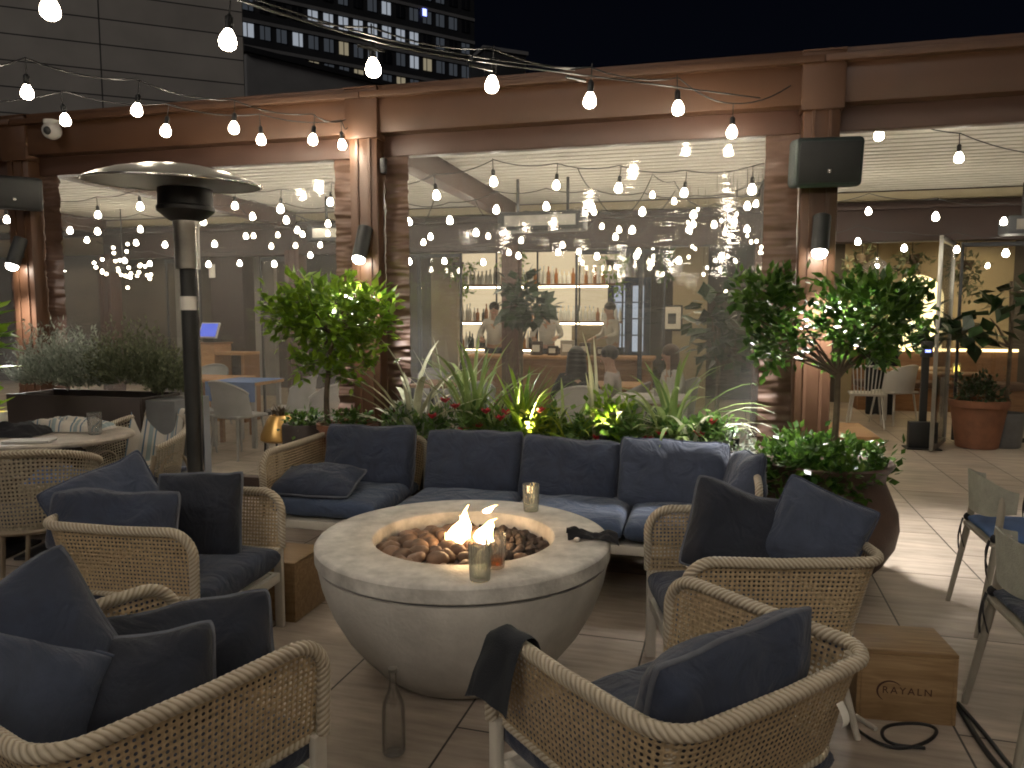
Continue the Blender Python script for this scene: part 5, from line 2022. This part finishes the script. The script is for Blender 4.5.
# pendant in the right bay
q = pt(877, 266, 5.2)
pd = thing('glass_pendant', 'wide clear glass pendant lamp in the right bay', 'lamp', q)
m = MB(); m.lathe([(.03, .12), (.05, .08), (.17, .0), (.20, -.05), (.18, -.09), (.10, -.11), (0, -.115)], 32); m.build('glass_shade', 'glass', pd)
m = MB(); m.ball((0, 0, .0), .028, 10, 8); m.build('bulb', 'inner_bulb_glow', pd)
m = MB(); m.tube([(0, 0, .1), (0, 0, 2.85 - q.z)], .005, n=6); m.build('cord', 'black', pd)

# folding glass doors on the rear line
def gdoor(label, s0, s1, n, n1=None, mat='tower_wall'):
    n1 = n if n1 is None else n1
    a, b = fl(s0, n), fl(s1, n1)
    d = b - a; w_ = d.length
    t = thing('glass_door', label, 'door', a, math.atan2(d.y, d.x), 'folding glass doors')
    H_ = 2.36
    m = MB()
    for x in (.014, w_ - .014): m.box((x, 0, H_ / 2 + .012), (.028, .04, H_ - .02), bev=.004)
    for z in (.045, H_ - .03): m.box((w_ / 2, 0, z), (w_ - .058, .036, .05))
    m.build('frame', mat, t)
    m = MB(); m.box((w_ / 2, 0, H_ / 2), (w_ - .060, .008, H_ - .14)); m.build('pane', 'pane', t)
    return t


gd = [(395, 420, 'folding glass door nearest the left edge of the middle bay'), (420, 462, 'second folding glass door behind the middle bay'), (575, 640, 'folding glass door behind the seated pair'), (640, 665, 'narrow folding glass door by the picture behind the middle bay'), (168, 202, 'folding glass door left of the brown column in the left bay'), (262, 292, 'folding glass door right of the wooden stand')]
for a, b, lb in gd: gdoor(lb, s_of(pt(a, 330, 4.5)), s_of(pt(b, 330, 4.5)), 4.5)
gdoor('open glass door leaf edge on in the right bay', s_of(pt(937, 330, 3.6)), s_of(pt(950, 330, 4.4)), 3.6, 4.4, 'pale_metal')
gdoor('wide glass door behind the terracotta pot', s_of(pt(957, 330, 4.5)), s_of(pt(1040, 330, 4.5)), 4.5)


# seats and tables inside
def simple_chair(label, loc, F, mat, style, group):
    t = thing('indoor_chair', label, 'chair', loc, R(F - 90), group)
    m = MB(); m.box((0, .0, .45), (.44, .43, .035), bev=.015, seg=3); m.build('seat', mat, t)
    m = MB()
    if style == 'spindle':
        for i in range(9):
            x = -.19 + .38 * i / 8
            m.tube([(x * .85, -.19, .46), (x * 1.05, -.27, .83)], .008, n=6)
        m.tube(smooth_path([(-.22, -.22, .82), (-.12, -.275, .84), (.12, -.275, .84), (.22, -.22, .82)], 2), .014, n=8)
    else:
        m.grid(lambda u, v: Vector((math.sin(R(-85 + 170 * u)) * .245, -math.cos(R(-85 + 170 * u)) * .235 + .0 - .05 * v, .46 + v * (.37 - .14 * abs(2 * u - 1) ** 2))), 24, 8)
        m.tube([Vector((math.sin(R(-85 + 170 * i / 24)) * .245, -math.cos(R(-85 + 170 * i / 24)) * .235 - .05, .46 + (.37 - .14 * abs(2 * i / 24 - 1) ** 2))) for i in range(25)], .013, n=6)
    m.build('backrest', mat, t, smooth=60)
    for sx in (-1, 1):
        for sy in (-1, 1):
            m = MB(); m.tube([(sx * .17, sy * .16, .44), (sx * .22, sy * .21, 0)], [.015, .011], n=8); m.build('leg', mat, t)
    return t


def simple_table(label, loc, rz, w_, d_, top, leg, cloth=None, h=.75):
    t = thing('indoor_table', label, 'table', loc, rz)
    m = MB(); m.box((0, 0, h - .018), (w_, d_, .036), bev=.006); m.build('table_top', top, t)
    for sx in (-1, 1):
        for sy in (-1, 1):
            m = MB(); m.box((sx * (w_ / 2 - .05), sy * (d_ / 2 - .05), (h - .037) / 2), (.045, .045, h - .038)); m.build('leg', leg, t)
    return t


q = foot(247, 2.3)
simple_table('small table with a blue cloth inside the left bay', q, FANG, .62, .62, 'table_wood', 'grey_chair')
m = MB()
m.grid(lambda u, v: Vector(((u - .5) * .64, (v - .5) * .64, .755 + .003 * noise.noise(Vector((u * 9, v * 9, 0))))), 16, 16)
m.grid(lambda u, v: Vector(((u - .5) * .645, -.322 - .012 * math.sin(u * 15) * v, .755 - .22 * v)), 30, 6)
tag(m.build('blue_cloth', 'cloth_blue', loc=q, rotz=FANG, smooth=50), 'blue cloth hanging over the small table in the left bay', 'tablecloth')
simple_table('brown wooden table left of the blue cloth', foot(212, 2.6), FANG, .8, .7, 'table_wood', 'bar_wood')
gi_ = 'grey chairs inside the left bay'
simple_chair('grey shell chair in front of the blue clothed table', foot(238, 1.55), 60, 'grey_chair', 'shell', gi_)
simple_chair('pale grey chair left of the blue table behind the heater pole', foot(192, 1.7), 30, 'grey_chair', 'shell', gi_)
simple_chair('grey chair on the right of the blue clothed table', foot(292, 2.2), 175, 'grey_chair', 'shell', gi_)
simple_chair('grey chair at the far side of the brown table', foot(208, 3.4), -95, 'grey_chair', 'shell', gi_)
simple_chair('white chair behind the trunk of the small bright tree', foot(322, 1.5), 150, 'white_paint', 'shell', gi_)
# host stand
q = foot(212, 4.0)
hs = thing('host_stand', 'light wooden service stand in the left bay', 'cabinet', q, FANG)
m = MB(); m.box((0, 0, .55), (.42, .4, 1.1), bev=.006); m.build('cabinet', 'table_wood', hs)
m = MB(); m.box((0, 0, 1.112), (.46, .44, .022), bev=.004); m.build('top_board', 'bar_wood', hs)
m = MB(); m.box((.44, .02, .97), (.46, .4, .04), bev=.004); m.build('side_shelf', 'table_wood', hs)
m = MB(); m.box((.64, .02, .475), (.05, .38, .95)); m.build('side_leg', 'bar_wood', hs)
mn = thing('order_screen', 'order screen lit blue on the wooden service stand', 'screen', q + Vector((0, 0, 1.123)), FANG + R(-8))
rot = Matrix.Rotation(R(-22), 3, 'X')
m = MB(); m.box((0, 0, .17), (.34, .03, .24), rot, bev=.008); m.build('screen_body', 'white_paint', mn)
m = MB(); m.box(rot @ Vector((0, -.0175, 0)) + Vector((0, 0, .17)), (.30, .004, .20), rot); m.build('display', 'screen_blue', mn)
m = MB(); m.box((0, .05, .03), (.2, .16, .06), bev=.01); m.build('screen_foot', 'black', mn)
# brown column & notice
q = foot(222, 4.25)
cl_ = thing('brown_column', 'broad dark brown column behind the left bay', 'column', q + EN * .35, FANG)
m = MB(); m.box((0, 0, 1.4), (.55, .3, 2.8), bev=.01); m.build('shaft', 'brown_wall', cl_)
m = MB(); m.box((0, 0, .06), (.58, .33, .12), bev=.01); m.build('plinth', 'bar_wood', cl_)
o = MB(); o.box((0, 0, 0), (.11, .006, .2), bev=.001); o = o.build('wall_notice', 'paper', loc=pt(212, 271, 4.43), rotz=FANG); tag(o, 'small white notice on the broad brown column', 'notice')

# middle bay furniture
gm = 'chairs inside the middle bay'
simple_chair('pale chair of the woman in the dark coat', foot(580, 1.9), 88, 'cloth_white', 'shell', gm)
simple_chair('grey chair of the man in the pale shirt', foot(622, 2.3), 150, 'grey_chair', 'shell', gm)
simple_chair('grey chair of the brown haired woman', foot(672, 2.8), 185, 'grey_chair', 'shell', gm)
simple_table('dining table between the seated guests in the middle bay', foot(600, 2.9), FANG, .9, .7, 'table_wood', 'black')
simple_table('small pale table at the right of the middle bay', foot(652, 1.7), FANG, .7, .6, 'white_paint', 'white_paint')
tumbler('wine_glass', 'clear glass on the small pale table in the middle bay', foot(652, 1.7) + Vector((.05, 0, .751)), .035, .12, 'glass')
simple_table('dark table near the left edge of the middle bay', foot(452, 2.6), FANG, .8, .7, 'bar_wood', 'black')
simple_chair('grey chair at the dark table in the middle bay', foot(470, 2.0), 110, 'grey_chair', 'shell', gm)
simple_chair('grey chair behind the dark table in the middle bay', foot(440, 3.4), -60, 'grey_chair', 'shell', gm)
# right bay furniture
gr_ = 'white chairs inside the right bay'
simple_chair('white spindle back chair behind the trunk of the urn tree', foot(866, 5.6), 70, 'white_paint', 'spindle', gr_)
simple_chair('white chair beside the white legged table in the right bay', foot(894, 6.0), 110, 'white_paint', 'shell', gr_)
simple_table('wooden table with white legs in the right bay', foot(914, 6.6), FANG, 1.0, .7, 'table_wood', 'white_paint')
simple_table('low white table with a wooden top close to the right post', foot(838, 2.0), FANG, .55, .9, 'table_wood', 'white_paint', h=.46)
m = MB(); m.box((0, 0, 0), (.44, .10, .55), bev=.03, seg=3); m.box((0, .0, -.4), (.40, .06, .5), bev=.03)
o = m.build('black_coat', 'coat_black', loc=foot(880, 6.9) + Vector((0, 0, .66)), rotz=FANG); tag(o, 'black coat hanging in the dark beside the white spindle chair', 'coat')
q = foot(955, 5.6)
simple_table('dark table carrying the yellow candle lamp', q, FANG, .7, .6, 'bar_wood', 'black')
cd = thing('candle_lamp', 'glowing yellow candle lamp on a dark table in the right bay', 'lamp', q + Vector((0, 0, .751)))
m = MB(); m.lathe([(0, 0), (.05, 0), (.055, .02), (.05, .13), (.045, .13), (.048, .02), (0, .012)], 20); m.build('glass_cup', 'glass', cd)
m = MB(); m.lathe([(0, .014), (.032, .014), (.03, .08), (.012, .11), (0, .13)], 14); m.build('candle', 'candle', cd)
# sanitizer stand
q = foot(924, 3.9)
ss = thing('floor_stand', 'slim black floor stand with a small blue light in the right bay', 'stand', q, FANG)
m = MB(); m.box((0, 0, .16), (.30, .10, .30), bev=.01); m.box((0, .0, .006), (.36, .24, .012)); m.build('base_box', 'black', ss)
m = MB(); m.box((0, .02, .70), (.075, .04, .85), bev=.004); m.build('pole', 'black_plastic', ss)
m = MB(); m.box((0, -.01, 1.13), (.11, .10, .18), bev=.012); hd = m.build('head', 'black_plastic', ss)
m = MB(); m.box((0, -.063, 1.11), (.055, .006, .03)); m.build('blue_light', 'blue_led', hd)
# terracotta pot and fig
q = foot(979, 4.15)
m = MB(); m.lathe([(.20, 0), (.215, .01), (.285, .47), (.305, .475), (.31, .55), (.295, .555), (.28, .50), (0, .49)], 48)
tag(m.build('terracotta_pot', 'terracotta', smooth=45, loc=q), 'large terracotta pot standing on the floor in the right bay', 'pot')
cmb, _ = crown_mb([((0, 0, .62), (.25, .25, .19), 1)], 80, 8, .07, .016, 51)
tag(cmb.build('herb_shrub', 'leaf_fig', smooth=0, loc=q), 'bushy dark herb growing in the terracotta pot', 'plant')  # herb plant of separate leaf clumps


def fig(label, q, h, blobs, seed, n=60, L=.26, mat='leaf_fig', trunk=None):
    r = random.Random(seed)
    t = thing('fiddle_leaf_fig', label, 'tree', q)
    m = MB()
    for c, rad in blobs:
        for _ in range(n):
            d = Vector((r.gauss(0, 1), r.gauss(0, 1), r.gauss(0, 1))).normalized()
            p = Vector(c) + Vector((d.x * rad[0], d.y * rad[1], d.z * rad[2])) * r.uniform(.3, .9)
            dd = Vector((d.x + r.gauss(0, .3), d.y + r.gauss(0, .3), d.z * .5 + r.gauss(-.1, .5)))
            m.leaf(p, dd, (r.gauss(0, .4), r.gauss(0, .4), 1), L * r.uniform(.7, 1.2), L * .33, .15, .12)
    m.build('crown', mat, t, smooth=0)
    m = MB(); m.tube(smooth_path(trunk or [(0, 0, .35), (.02, 0, h * .5), (0, .02, h * .9)], 2), .022, n=8)
    for c, rad in blobs: m.tube([(0, .01, h * .55), Vector((0, .01, h * .55)).lerp(Vector(c), .6) + Vector((0, 0, .03)), c], [.016, .012, .006], n=6)
    m.build('trunk', 'bark', t, smooth=80)
    p_ = MB(); p_.lathe([(.15, 0), (.17, .01), (.20, .38), (.19, .40), (.18, .36), (0, .35)], 32)
    o = p_.build('flower_pot', 'planter_grey', loc=q)
    tag(o, 'grey pot of the ' + label[:1].lower() + label[1:], 'pot')
    return t


q = foot(1006, 4.25)
fig('tall fiddle leaf fig behind the terracotta pot in the right bay', q, 2.1, [(pt(990, 318, 4.25) - q, (.42, .34, .36)), (pt(1015, 300, 4.25) - q, (.3, .3, .36)), (pt(925, 318, 4.1) - q, (.30, .24, .22)), (pt(960, 330, 4.2) - q, (.3, .24, .22))], 3, 22, .26)
q = foot(716, 2.2)
fig('dark fiddle leaf fig inside the right part of the middle bay', q, 1.9, [(pt(712, 318, 2.2) - q, (.32, .3, .42)), (pt(724, 345, 2.2) - q, (.3, .26, .3))], 5, 60, .20)
q = foot(520, 3.4)
fig('dark fiddle leaf fig silhouetted against the bar', q, 2.0, [(pt(518, 300, 3.4) - q, (.22, .2, .36)), (pt(534, 308, 3.4) - q, (.24, .2, .18))], 6, 80, .20)
# hanging greenery over bar and in the right bay
for i, (px, py, n, mt) in enumerate(((513, 258, 7.2, 'leaf'), (458, 268, 7.2, 'leaf'), (612, 266, 7.4, 'leaf'), (660, 250, 7.0, 'leaf_dark'), (862, 262, 6.4, 'leaf_olive'), (912, 262, 6.4, 'leaf_olive'), (965, 268, 6.2, 'leaf_olive'))):
    c = pt(px, py, n)
    cmb, _ = crown_mb([((0, 0, 0), (.30, .2, .20), 2), ((.1, 0, -.25), (.10, .1, .25), 1)], 34, 7, .10, .022, 60 + i, up=-.2)
    lb = ['hanging green plant above the dark fig at the bar', 'hanging green plant at the left end of the bar', 'hanging green plant at the right end of the bottle shelves', 'dark hanging plant near the lit wall', 'dry hanging plant at the left of the right bay', 'dry hanging plant above the arched niche', 'dry hanging plant behind the glass door at right'][i]
    t = thing('hanging_plant', lb, 'plant', c)
    cmb.build('leaves', mt, t, smooth=0)
    m = MB(); m.tube([(0, 0, .1), (0, 0, 2.85 - c.z)], .005, n=6); m.build('cord', 'black', t)
    m = MB(); m.lathe([(0, -.02), (.08, -.02), (.11, .10), (.10, .10), (0, .07)], 20); m.build('basket', 'bark', t)
# picture, wall lamp
q = pt(672, 318, 7.15)
pf = thing('framed_picture', 'framed picture on the lit beige wall', 'picture', q, FANG)
m = MB(); m.box((0, 0, 0), (.34, .03, .42), bev=.004); m.build('frame', 'black', pf)
m = MB(); m.box((0, -.017, 0), (.28, .004, .36)); m.build('mount', 'paper', pf)
m = MB(); m.box((0, -.021, -.01), (.13, .004, .17)); m.build('print', 'tower_wall', pf)
wl = thing('wall_light', 'fan shaped wall light shining down the beige wall', 'lamp', pt(676, 270, 7.10), FANG)
m = MB(); m.lathe([(.05, -.10), (.12, .08), (.11, .08), (.045, -.09)], 24); m.build('shade', 'paper', wl)
m = MB(); m.ball((0, 0, 0), .045, 12, 8); m.build('bulb', 'wall_lamp_glow', wl)
# ceiling heater in the middle bay
q = fl(.95, 1.9, 2.42)
hh = thing('ceiling_heater', 'dark boxy heater hanging under the roof of the middle bay', 'heater', q, FANG)
m = MB(); m.box((0, 0, 0), (.85, .28, .18), bev=.02); m.build('housing', 'tower_wall', hh)
m = MB(); m.box((0, -.142, .0), (.7, .006, .10)); m.build('grille', 'dull_steel', hh)
for sx in (-1, 1):
    m = MB(); m.tube([(sx * .25, 0, .09), (sx * .25, 0, .42)], .015, n=8); m.build('hanger', 'black', hh)
hh2 = dup(hh, fl(BAY + 2.6, 3.2, 2.4), label='dark boxy heater hanging under the roof of the right bay')
hh3 = dup(hh, fl(-1.4, 2.4, 2.42), label='dark boxy heater hanging under the roof of the left bay')


# ------------------------------------------------------------------ people
def skinmesh(name, verts, edges, radii, mat, parent, sub=1):
    me = bpy.data.meshes.new(name)
    me.from_pydata([tuple(v) for v in verts], edges, [])
    o = bpy.data.objects.new(name, me); col.objects.link(o)
    md = o.modifiers.new('skin', 'SKIN'); md.use_smooth_shade = True
    sb_ = o.modifiers.new('sub', 'SUBSURF'); sb_.levels = sub; sb_.render_levels = sub
    for i, rr in enumerate(radii):
        d = me.skin_vertices[0].data[i]
        d.radius = rr if isinstance(rr, tuple) else (rr, rr)
        d.use_root = (i == 0)
    dg = bpy.context.evaluated_depsgraph_get(); dg.update()
    m2 = bpy.data.meshes.new_from_object(o.evaluated_get(dg))
    bpy.data.objects.remove(o)
    m2.materials.clear(); m2.materials.append(MATS[mat])
    m2.polygons.foreach_set('use_smooth', [True] * len(m2.polygons))
    o2 = bpy.data.objects.new(name, m2); col.objects.link(o2); o2.parent = parent
    return o2


def person(label, loc, face, sit, top_mat, hair_mat, long_hair=False, hands=None, lean=.05, group=None, coat=False):
    t = thing('person', label, 'person', loc, R(face - 90), group)
    hz = .53 if sit else .94
    dz = hz - .94
    v = []; e = []; r = []

    def add(p, rad, par=None):
        v.append(Vector(p)); r.append(rad)
        if par is not None: e.append((par, len(v) - 1))
        return len(v) - 1
    hip = add((0, 0, hz), (.135, .10))
    waist = add((0, lean * .4, hz + .18), (.12, .088), hip)
    chest = add((0, lean, hz + .36), (.145, .10), waist)
    nb = add((0, lean * 1.1, hz + .51), (.06, .055), chest)
    hd0 = add((0, lean * 1.3 + .02, hz + .60), (.058, .062), nb)
    hd1 = add((0, lean * 1.4 + .03, hz + .68), (.074, .088), hd0)
    hd2 = add((0, lean * 1.4 + .015, hz + .76), (.062, .072), hd1)
    add((0, lean * 1.4 + .128, hz + .665), (.012, .012), hd1)
    for sx in (-1, 1): add((sx * .082, lean * 1.4 + .01, hz + .67), (.010, .018), hd1)
    body_top = len(v)
    arms = {}
    t.scale = (.9, .9, .9) if sit else (1, 1, 1)
    hands = hands or {-1: (-.20, .26, hz + .20), 1: (.20, .28, hz + .18)}
    for sx in (-1, 1):
        sh = add((sx * .165, lean, hz + .455), (.06, .055), chest)
        h = Vector(hands[sx])
        el = (v[sh] + h) / 2 + Vector((sx * .07, -.08, -.09))
        el = add(el, (.042, .042), sh)
        wr = add(h, (.028, .024), el)
        d = (h - v[el]).normalized()
        pm_ = add(h + d * .06, (.036, .018), wr)
        side = d.cross(Vector((0, 0, 1)))
        side = side.normalized() if side.length > 1e-3 else Vector((1, 0, 0))
        for k, (o_, L_) in enumerate(((-.030, .062), (-.010, .075), (.010, .070), (.029, .055))):
            a = add(h + d * .085 + side * o_, .0095, pm_)
            b = add(h + d * (.085 + L_ * .55) + side * o_ * 1.1 - Vector((0, 0, .012)), .0085, a)
            add(h + d * (.085 + L_) + side * o_ * 1.1 - Vector((0, 0, .032)), .007, b)
        th = add(h + d * .035 - side * sx * .045, .010, wr)
        add(h + d * .075 - side * sx * .058, .008, th)
        arms[sx] = (sh, el, wr)
    legs = {}
    for sx in (-1, 1):
        if sit:
            kn = (sx * .11, .42, .52); an = (sx * .12, .40, .09)
        else:
            kn = (sx * .10, .03, .50); an = (sx * .11, 0, .09)
        lh = add((sx * .09, .02, hz - .06), (.085, .085), hip)
        k_ = add(kn, (.058, .058), lh)
        a_ = add(an, (.038, .038), k_)
        add((an[0], an[1] + .14, .04), (.04, .03), a_)
        legs[sx] = (lh, k_, a_)
    skinmesh('body', v, e, r, 'skin', t)
    # clothes follow the same skeleton
    g_ = .014
    idx = [hip, waist, chest]
    vv = [v[hip] - Vector((0, 0, .06 if coat else .03))] + [v[waist], v[chest], v[chest] + Vector((0, .0, .09))]
    rr = [(.155, .125), (.14, .105), (.16, .118), (.10, .085)]
    ee = [(0, 1), (1, 2), (2, 3)]
    for sx in (-1, 1):
        a, b, c = arms[sx]
        n_ = len(vv)
        vv += [v[a], v[b], v[b].lerp(v[c], .92)]
        rr += [(.072, .068), (.058, .058), (.044, .042)]
        ee += [(2, n_), (n_, n_ + 1), (n_ + 1, n_ + 2)]
    skinmesh('coat' if coat else 'shirt', vv, ee, rr, top_mat, t)
    vv = [v[hip]]; rr = [(.145, .115)]; ee = []
    for sx in (-1, 1):
        a, b, c = legs[sx]
        n_ = len(vv)
        vv += [v[a], v[b], v[b].lerp(v[c], .95)]
        rr += [(.098, .096), (.074, .072), (.056, .056)]
        ee += [(0, n_), (n_, n_ + 1), (n_ + 1, n_ + 2)]
    skinmesh('trousers', vv, ee, rr, 'trousers', t)
    hc = v[hd1] + Vector((0, -.022, .035))
    m = MB(); m.ball(hc, (.092, .104, .092), 18, 12)
    if long_hair:
        m.grid(lambda u, w: Vector((hc.x + math.sin(R(-115 + 230 * u)) * (.098 + .035 * w), hc.y - math.cos(R(-115 + 230 * u)) * (.098 + .02 * w), hc.z + .03 - w * .34 + .012 * math.sin(u * 30))), 26, 10)
    m.v = [tuple(Vector(p) + Vector((0, 0, .006)) * noise.noise(Vector(p) * 40)) for p in m.v]
    m.build('hair', hair_mat, t, smooth=80)
    for sx in (-1, 1):
        m = MB(); m.ball(v[hd1] + Vector((sx * .030, .083, .006)), (.011, .008, .008), 8, 6); m.build('eye', 'black', t)
    sx_ = MB(); sx_.ball(v[hd1] + Vector((0, .082, -.062)), (.022, .006, .006), 10, 6); sx_.build('mouth', 'pink_petal', t)
    for sx in (-1, 1):
        a = v[legs[sx][2]]
        m = MB(); m.ball((a.x, a.y + .06, .042), (.052, .13, .045), 14, 8); m.build('shoe', 'black', t)
    return t


person('seated person in a dark coat with long black hair, seen from behind', foot(577, 1.95), 92, True, 'coat_black', 'hair_dark', True, coat=True)
person('seated person with short dark hair in a pale shirt beside the dark coat', foot(616, 2.35), 165, True, 'shirt_pale', 'hair_dark')
person('seated person with long brown hair and a pale top, right of the table', foot(676, 2.85), 190, True, 'shirt_white', 'hair_brown', True)
person('standing waiter in a white shirt in front of the blue door', foot(613, 7.6), 200, False, 'shirt_white', 'hair_dark')
person('bartender in a white shirt left of the dark fig', foot(495, 7.1), -95, False, 'shirt_white', 'hair_dark')
person('bartender in a white shirt right of the dark fig', foot(547, 7.3), -100, False, 'shirt_white', 'hair_brown')

# ------------------------------------------------------------------ the city behind
d0 = Vector((.93, .36, 0)).normalized()
Rp = Vector(((253 - 512) / 750 * 24, 24, 0))
ob = thing('stone_clad_building', 'grey stone panelled building rising behind the left of the pergola', 'building', Rp, math.atan2(d0.y, d0.x))
m = MB(); m.box((-13, 4, 9), (26, 8, 18)); m.build('wall', 'stone_panels', ob)
m = MB(); m.box((-13, -.06, .9), (25.9, .1, 1.8)); m.build('plinth', 'dark_concrete', ob)
p = at(246, 52, 44); q = at(565, 80, 62)
d1 = (q - p); d1.z = 0
lo = thing('low_building', 'dark grey low building between the stone wall and the tower', 'building', (p.x, p.y, 0), math.atan2(d1.y, d1.x))
m = MB(); m.box((d1.length / 2, 5, p.z / 2), (d1.length, 10, p.z), bev=.05); m.build('wall', 'dark_concrete', lo)
m = MB(); m.box((d1.length / 2, 4.98, p.z + .15), (d1.length + .3, 10.3, .3)); m.build('parapet', 'tower_wall', lo)
d2 = Vector((.85, .53, 0)).normalized()
tp = Vector(((230 - 512) / 750 * 80, 80, 0))
tw = thing('office_tower', 'dark office tower with rows of lit windows', 'building', tp, math.atan2(d2.y, d2.x))
TL = 30
m = MB(); m.box((TL / 2, 8, 27), (TL, 16, 54)); m.build('wall', 'tower_wall', tw)
m = MB()
for z in (26.9, 29.6, 32.3, 35.0, 37.7, 40.4): m.box((TL / 2, -.06, z), (TL, .1, .35))
m.build('floor_bands', 'dark_concrete', tw)
r = random.Random(21)
bright = {(2, 6), (2, 7), (2, 8), (2, 5), (1, 1), (0, 0)}
for j, z in enumerate((28.6, 31.3, 34.0, 36.7, 39.4)):
    for i in range(17):
        x = 1.2 + i * 1.72
        k = (j, i)
        u = r.random()
        mt = 'window_cool' if k in bright or (j == 2 and 6 < i < 11) else ('window_warm' if (j < 2 and u < .40) else ('window_cool' if u > .88 else ('window_dim' if u > .45 else 'window_dark')))
        m = MB(); m.box((x, -.05, z), (1.05, .08, 1.35)); w_ = m.build('window', mt, tw)
        m = MB(); m.box((x + r.uniform(-.15, .15), -.105, z), (.10, .03, 1.4)); m.build('mullion', 'tower_wall', w_)
m = MB(); m.box((23.2, -.15, 37.2), (.5, .06, .8)); m.build('blue_sign_light', 'blue_led', tw)
q = at(497, 62, 70)
sh = thing('small_tower_block', 'small dark block right of the office tower above the beam', 'building', (q.x, q.y, 0), .4)
m = MB(); m.box((0, 0, q.z / 2 + .2), (4, 4, q.z), bev=.05); m.build('wall', 'tower_wall', sh)
m = MB(); m.box((0, 0, q.z + .35), (4.3, 4.3, .3)); m.build('parapet', 'dark_concrete', sh)

# ------------------------------------------------------------------ night sky, glow of the city, camera
w = bpy.data.worlds.new('World'); scene.world = w; w.use_nodes = True
nt = w.node_tree; nt.nodes.clear()
out = nt.nodes.new('ShaderNodeOutputWorld')
sky = nt.nodes.new('ShaderNodeTexSky'); sky.sky_type = 'NISHITA'; sky.sun_disc = False
sky.sun_elevation = R(-4.0); sky.sun_rotation = R(160)
bg = nt.nodes.new('ShaderNodeBackground'); bg.inputs['Strength'].default_value = .05
nt.links.new(sky.outputs[0], bg.inputs[0])
b2 = nt.nodes.new('ShaderNodeBackground'); b2.inputs[0].default_value = (.10, .22, .62, 1); b2.inputs['Strength'].default_value = .005
tcw = nt.nodes.new('ShaderNodeTexCoord'); sxw = nt.nodes.new('ShaderNodeSeparateXYZ'); rw = nt.nodes.new('ShaderNodeValToRGB')
rw.color_ramp.elements[0].position = .02; rw.color_ramp.elements[0].color = (.16, .30, .62, 1)
rw.color_ramp.elements[1].position = .42; rw.color_ramp.elements[1].color = (.03, .07, .24, 1)
nt.links.new(tcw.outputs['Generated'], sxw.inputs[0]); nt.links.new(sxw.outputs['Z'], rw.inputs[0]); nt.links.new(rw.outputs[0], b2.inputs[0])
b2.inputs['Strength'].default_value = .008
ad = nt.nodes.new('ShaderNodeAddShader')
nt.links.new(bg.outputs[0], ad.inputs[0]); nt.links.new(b2.outputs[0], ad.inputs[1]); nt.links.new(ad.outputs[0], out.inputs[0])

sl_ = bpy.data.lights.new('city_glow', 'SUN'); sl_.energy = .40; sl_.angle = R(20); sl_.color = (1, .92, .84)
so = bpy.data.objects.new('city_glow', sl_); col.objects.link(so)
so.rotation_euler = Vector((.42, .80, -.60)).to_track_quat('-Z', 'Y').to_euler()

cd_ = bpy.data.cameras.new('camera'); cam = bpy.data.objects.new('camera', cd_); col.objects.link(cam)
cd_.sensor_fit = 'HORIZONTAL'; cd_.sensor_width = 36; cd_.lens = 36 * CAM_F / 1024
cd_.clip_start = .05; cd_.clip_end = 600
cam.location = (0, 0, CAM_H); cam.rotation_euler = (R(90) - CAM_P, 0, 0)
scene.camera = cam

scene.view_settings.view_transform = 'Standard'; scene.view_settings.look = 'None'; scene.view_settings.exposure = 0
cy = scene.cycles
cy.use_denoising = True
try: cy.denoiser = 'OPENIMAGEDENOISE'
except Exception: pass
cy.max_bounces = 7; cy.diffuse_bounces = 3; cy.glossy_bounces = 3; cy.transmission_bounces = 6; cy.transparent_max_bounces = 24
cy.caustics_reflective = False; cy.caustics_refractive = False
cy.sample_clamp_indirect = 4.0
cy.use_light_tree = True
cy.filter_width = 1.9
